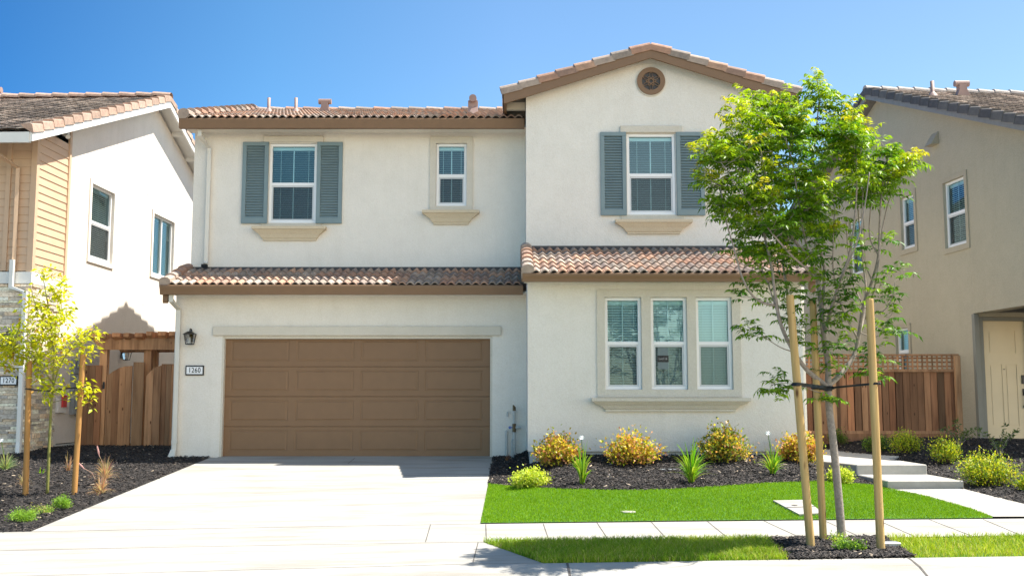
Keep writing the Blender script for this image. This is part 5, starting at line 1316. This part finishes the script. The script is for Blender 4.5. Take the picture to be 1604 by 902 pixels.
# ------------------------------------------------------------------ shrubs and small plants
def shrub(name, px, py, wpx, hpx, cols, label, group, n=900, leaf=(.03,.05), ratio=.5, seed=0, spiky=.2, cat='shrub', stems=True, upright=.4, dark=None, holes=.0):
    bx, by = gp(px, py); r = np.random.default_rng(seed); z0 = G(bx, by); rx = wpx/2*by/F; h = hpx*by/F
    root = empty(name, (bx, by, z0), label=label, category=cat, group=group)
    # shoots fan out from the base
    n = int(n*2.2); rx *= .92; h *= .86; ns = max(20, n//40); cols = [tuple(min(.8, q*1.35) for q in c_) for c_ in cols]; C, D, Nn, L, W, K = [], [], [], [], [], []; st = MB()
    per = n//ns
    for i in range(ns):
        a = r.uniform(0, 2*math.pi); ph = math.acos(r.uniform(-.12, 1)); kx = 1 + r.normal(0, spiky)*.5
        e = np.array([math.cos(a)*math.sin(ph)*rx*.97*kx, math.sin(a)*math.sin(ph)*rx*.85*kx, h*(.42 + .55*math.cos(ph))*(1+r.normal(0,spiky*.35))])
        e[2] = max(e[2], h*.1); e *= r.uniform(.72, 1.0) if r.uniform() < .4 else 1
        s = np.array([e[0]*.12, e[1]*.12, 0.]); m = (s+e)/2 + np.array([0,0,h*.06]); o = np.array([bx,by,z0])
        if stems: st.tube([o+s, o+m, o+e*.96], [.006,.004,.0015], 4, cap=False)
        nb = r.normal(0, 1)
        for k in range(per):
            t = r.uniform(.45, 1.03); p = (m if t < .7 else e)*0 + (s*(1-t)**2 + 2*m*t*(1-t) + e*t*t) + r.normal(0, .055*max(rx,.15)/.3, 3)
            p[2] = max(p[2], .01)
            d = (e-s)/np.linalg.norm(e-s)*.7 + np.array([0,0,upright]) + r.normal(0,.5,3)
            C.append(o+p); D.append(d); Nn.append(r.normal(0,.35,3)+(e-s)/np.linalg.norm(e-s)*.6+np.array([0,-.1,.7])); l_ = r.uniform(*leaf); L.append(l_); W.append(l_*ratio*r.uniform(.8,1.2))
            w_ = cols[min(len(cols)-1, int(abs(r.normal(0,.35)+ (nb*.22+.5))*len(cols))) % len(cols)]
            K.append(np.array(w_)*r.uniform(.75,1.2))
    if stems: st.build('stems', 'stem_brown', root)
    leaf_mesh('foliage', root, tuple(np.array(a) for a in (C, D, Nn, L, W, K)))
    return root
ORG = [(.48,.25,.12),(.42,.38,.03),(.46,.33,.06),(.24,.30,.02),(.42,.19,.10),(.45,.38,.05)]
go = 'orange and yellow shrubs along the house wall'
shrub('shrub', 872, 730, 66, 54, ORG, 'orange tinged shrub nearest the garage door, beside the corner of the wall', go, 1300, (.038,.062), .7, 1, .34)
shrub('shrub', 991, 728, 76, 50, ORG, 'orange and yellow shrub under the left pane of the triple window', go, 1250, (.038,.062), .7, 2, .40)
shrub('shrub', 1131, 724, 74, 60, ORG[:3]+[ORG[5], ORG[3], (.10,.15,.03)], 'taller orange shrub with dark shoots under the right end of the sill', go, 1500, (.038,.062), .7, 3, .45)
shrub('shrub', 1252, 727, 64, 52, ORG+[(.44,.3,.05)], 'orange yellow shrub behind the three pale stakes', go, 1300, (.038,.062), .7, 4)
YG_ = [(.42,.48,.05),(.33,.42,.03),(.50,.52,.12),(.28,.38,.03)]
gl_ = 'low lime green mounds at the lawn edge'
shrub('low_shrub', 830, 763, 56, 26, YG_, 'low lime green mound beside the driveway and lawn corner', gl_, 2600, (.025,.042), .6, 5, .03, stems=False)
shrub('low_shrub', 1316, 757, 40, 24, YG_, 'low lime green mound behind the street tree trunk', gl_, 1800, (.025,.042), .6, 6, .03, stems=False)
GD = [(.26,.34,.015),(.38,.40,.02),(.17,.26,.012),(.45,.40,.03),(.10,.18,.01)]
gg = 'round golden green shrubs right of the walkway'
shrub('shrub', 1418, 710, 52, 38, GD, 'round golden green shrub nearest the fence beside the upper walkway', gg, 1200, (.025,.04), .5, 7)
shrub('shrub', 1480, 726, 50, 44, GD, 'golden green shrub in the middle of the right mulch bed', gg, 1200, (.025,.04), .5, 8)
shrub('shrub', 1549, 760, 84, 56, GD, 'largest golden green shrub in front of the cream door', gg, 2000, (.025,.045), .5, 9)
DK = [(.05,.11,.015),(.08,.15,.02),(.035,.075,.012),(.12,.19,.02)]
gd_ = 'dark green shrubs at the foot of the fence'
shrub('shrub', 1374, 708, 40, 32, DK+[(.15,.24,.02)], 'green shrub just left of the golden one by the fence', gd_, 900, (.025,.04), .5, 10)
shrub('shrub', 1312, 700, 30, 36, DK, 'dark green shrub behind the street tree trunk by the fence', gd_, 700, (.025,.04), .5, 12)
shrub('shrub', 1396, 682, 50, 34, DK, 'dark feathery shrub at the foot of the fence', gd_, 800, (.03,.06), .25, 13)
shrub('shrub', 1430, 684, 44, 32, DK, 'dark shrub by the fence with broader leaves', gd_, 500, (.04,.07), .4, 14, .35)
shrub('shrub', 1610, 768, 34, 24, GD, 'golden green shrub cut by the right edge', gg, 500, (.025,.04), .5, 15)
def leggy(px, py, wpx, hpx, label, seed, n=9):
    bx, by = gp(px, py); r = np.random.default_rng(seed); z0 = G(bx,by); k = by/F; o = np.array([bx,by,z0])
    root = empty('leggy_shrub', (bx,by,z0), label=label, category='shrub', group='open leggy shrubs beside the porch'); st = MB(); C, D, Nn, L, W, K = [], [], [], [], [], []
    for i in range(n):
        x = r.uniform(-1,1); e = np.array([x*wpx/2*k, r.uniform(-.2,.2), hpx*k*r.uniform(.55,1)*(1-.35*abs(x))]); m = e*.5+np.array([-.15*e[0],0,.05])
        pts = spline([o, o+m, o+e], 5); st.tube(pts, [.007*(1-j/12) for j in range(len(pts))], 5)
        for j in range(3, len(pts)):
            for q in range(3):
                C.append(pts[j]+r.normal(0,.015,3)); D.append(np.array([r.normal(0,1), r.normal(0,.6), r.uniform(.1,.9)])); Nn.append(r.normal(0,1,3)); l_ = r.uniform(.05,.08); L.append(l_); W.append(l_*.42); K.append(np.array((.11,.16,.055))*r.uniform(.6,1.5))
    st.build('stems', 'bark', root); leaf_mesh('foliage', root, tuple(np.array(a) for a in (C, D, Nn, L, W, K)))
leggy(1503, 700, 66, 44, 'open shrub with long twigs between fence and door', 31)
leggy(1566, 716, 60, 68, 'tall open shrub with grey green leaves before the cream door', 32, 8)
def strappy(px, py, hpx, spread, n, label, seed, flower=None, cols=((.16,.36,.014),(.25,.46,.03),(.38,.52,.06)), wd=.012, name='strap_leaf_plant', group='clumps of long green blades in the mulch', cat='plant', droop=.5):
    bx, by = gp(px, py); r = np.random.default_rng(seed); z0 = G(bx,by); k = by/F; h = hpx*k; o = Vector((bx,by,z0))
    root = empty(name, (bx,by,z0), label=label, category=cat, group=group); mb = MB(); mb.col = (1,1,1)
    for i in range(n):
        a = r.uniform(0,2*math.pi); u = r.uniform(0,1)**.7; L = h*r.uniform(.55,1.05); out = spread*k*u; dx, dy = math.cos(a)*out, math.sin(a)*out
        c = cols[r.integers(len(cols))]; mb.col = tuple(x*r.uniform(.8,1.2) for x in c); sn = Vector((-math.sin(a+1.2), math.cos(a+1.2), 0)) if r.uniform()<.5 else Vector((1,0,0)); w_ = wd*r.uniform(.7,1.2); vs = []
        up = L*(1-droop*u*u)
        for j in range(6):
            t = j/5; p = o + Vector((dx*t**1.6 + math.cos(a)*.02, dy*t**1.6 + math.sin(a)*.02, up*(t**.85) - (droop*.5*u*L*t**3))); ww = w_*(1-.85*t**2)
            vs += [p-sn*ww, p+Vector((0,0,-.15*ww))+Vector((-sn.y,sn.x,0))*ww*.5, p+sn*ww]
        mb.add(vs, [(q*3+e, q*3+e+1, q*3+e+4, q*3+e+3) for q in range(5) for e in (0,1)])
    mb.build('leaves', 'leaf', root)
    if flower:
        for fx, fy in flower:
            t_ = P(fx, fy, by); st = MB(); st.col = (.14,.25,.03); st.tube([o, o.lerp(t_,.5)+Vector((.01,0,.02)), t_], .005, 5); s_ = st.build('flower_stalk', 'leaf', root)
            fb = MB()
            for q in range(6):
                a = q*math.pi/3; c1_ = t_+Vector((math.cos(a)*.045, math.sin(a)*.02, .03*math.sin(a)+.012)); sd_ = Vector((-math.sin(a)*.016,0,math.cos(a)*.016))
                fb.add([t_, t_.lerp(c1_,.6)+sd_, c1_, t_.lerp(c1_,.6)-sd_], [(0,1,2,3)])
            fb.build('flower', 'flower_white', s_)
    return root
strappy(912, 759, 82, 22, 50, 'upright clump of green blades with a small white flower, near the driveway', 41, [(911,686)])
strappy(1083, 757, 78, 38, 80, 'fan of green blades without a flower under the triple window', 42)
strappy(1210, 744, 62, 26, 50, 'clump of green blades topped by a white flower beside the leaning stake', 43, [(1203,679)])
strappy(8, 737, 32, 26, 90, 'silvery green tuft of narrow leaves at the left edge', 44, [(2,690)], ((.25,.36,.16),(.34,.44,.22),(.42,.46,.25)), .007, name='grass_tuft', group=None)
FGc = ((.62,.48,.30),(.55,.38,.24),(.38,.18,.15),(.68,.56,.38))
gf = 'dry straw coloured fountain grass tufts'
for (px, py, h, sp, n, lab, sd_) in ((158,773,36,26,150,'dry straw tuft lowest beside the driveway edge',51),(164,752,44,30,170,'dry straw tuft with a tall seed head behind the lowest one',52),
                                 (36,762,34,16,50,'thin dry tuft at the foot of the left orange stake',53),(107,738,34,14,40,'thin reddish dry tuft behind the right orange stake',54)):
    strappy(px, py, h, sp, n, lab, sd_, None, FGc, .004, name='fountain_grass', group=gf, cat='ornamental grass', droop=.8)
def plume(px0, py0, px1, py1, label):
    a = Vector((*gp(px0, py0), 0)); a.z = G(a.x, a.y); b = P(px1, py1, a.y); mb = MB(); mb.col = (.45,.28,.2); mb.tube([a, a.lerp(b,.5)+Vector((.03,0,.03)), b], .004, 5)
    d = (b-a).normalized(); mb.col = (.42,.22,.2); mb.tube([b-d*.02, b+d*.05, b+d*.12, b+d*.15], [.006,.017,.013,.003], 8)
    mb.build('seed_head', 'chips', origin=tuple(a), label=label, category='seed head')
plume(163,750,155,712,'pale seed head bending over the dry straw tuft'); plume(150,752,131,733,'reddish seed head leaning left of the dry straw tuft')
strappy(795, 722, 14, 10, 26, 'short dry brown tuft at the foot of the pipes', 61, None, ((.25,.12,.07),(.32,.18,.1)), .004, name='dry_tuft', group=None)
strappy(1386, 736, 22, 14, 30, 'wispy reddish tuft beside the upper walkway edge', 62, None, ((.30,.14,.10),(.35,.22,.14)), .004, name='dry_tuft', group=None)
strappy(65, 742, 14, 5, 8, 'single small green sprout near the yellow sapling', 63, None, name='seedling', group=None)
FN = [(.16,.30,.03),(.22,.36,.04),(.12,.22,.02)]
shrub('ground_cover_plant', 97, 797, 24, 20, FN, 'small feathery green clump near the driveway edge', None, 700, (.02,.035), .3, 71, .2, 'plant', False)
shrub('ground_cover_plant', 34, 816, 44, 20, FN, 'creeping bright green clump low in the left corner bed', None, 900, (.02,.035), .3, 72, .2, 'plant', False)
shrub('ground_cover_plant', 64, 803, 46, 6, FN+[(.4,.34,.1)], 'thin creeping stem of green between the two feathery clumps', None, 350, (.02,.03), .3, 73, .2, 'plant', False)
shrub('weed', 1330, 862, 52, 16, FN, 'sprawling green weed at the foot of the street tree', None, 420, (.02,.035), .4, 74, .3, 'plant', False)
shrub('weed', 1308, 849, 34, 10, FN+[(.4,.4,.1)], 'small yellowish weed between the middle stake and trunk', None, 160, (.02,.035), .4, 75, .3, 'plant', False)

# ------------------------------------------------------------------ utility covers
mb = MB(); z = G(*cover[0])
cv = [Vector((*c_, G(*c_)+.04)) for c_ in cover]
mb.add([tuple(c_) for c_ in cv]+[tuple(c_-Vector((0,0,.1))) for c_ in cv], [(0,1,2,3),(0,1,5,4),(1,2,6,5),(2,3,7,6),(3,0,4,7)])
ob = mb.build('utility_cover', 'concrete', origin=tuple(cv[0]), label='pale concrete utility box cover set in the lawn', category='utility cover')
mb = MB(); m_ = [cv[0].lerp(cv[3],.52), cv[1].lerp(cv[2],.52), cv[1].lerp(cv[2],.56), cv[0].lerp(cv[3],.56)]; mb.add([tuple(c_+Vector((0,0,.003))) for c_ in m_], [(0,1,2,3)]); mb.build('lid_seam', 'joint', ob)
mb = MB(); cc_ = sum(cv, Vector())/4; cc_ = cc_.lerp(cv[0],.2); mb.lathe((cc_.x,cc_.y,cc_.z+.002), [(0,.002),(.035,.002),(.04,0)], 12); mb.build('lid_keyhole', 'joint', ob)
q = gp(984,803); mb = MB(); mb.lathe((q[0],q[1],G(*q)+.008), [(0,.016),(.085,.016),(.095,.010),(.095,-.03)], 18); mb.build('valve_cover', 'concrete_walk', origin=(q[0],q[1],G(*q)), label='small round white valve cover sunk in the lawn', category='valve cover')
q = gp(1395,858); mb = MB(); mb.box(q[0]-.10,q[0]+.10,q[1]-.02,q[1]+.12,G(*q)-.03,G(*q)+.055); mb.build('meter_box', 'galv', origin=(q[0],q[1],G(*q)), bevel=.006, label='small grey box by the foot of the right pale stake', category='utility box')
q = gp(1046,736); mb = MB(); mb.box(q[0]-.12,q[0]+.12,q[1]-.05,q[1]+.05,G(*q)-.02,G(*q)+.02); mb.build('irrigation_lid', 'meter_grey', origin=(q[0],q[1],G(*q)), bevel=.006, label='flat green grey irrigation lid half buried in the mulch', category='irrigation lid')
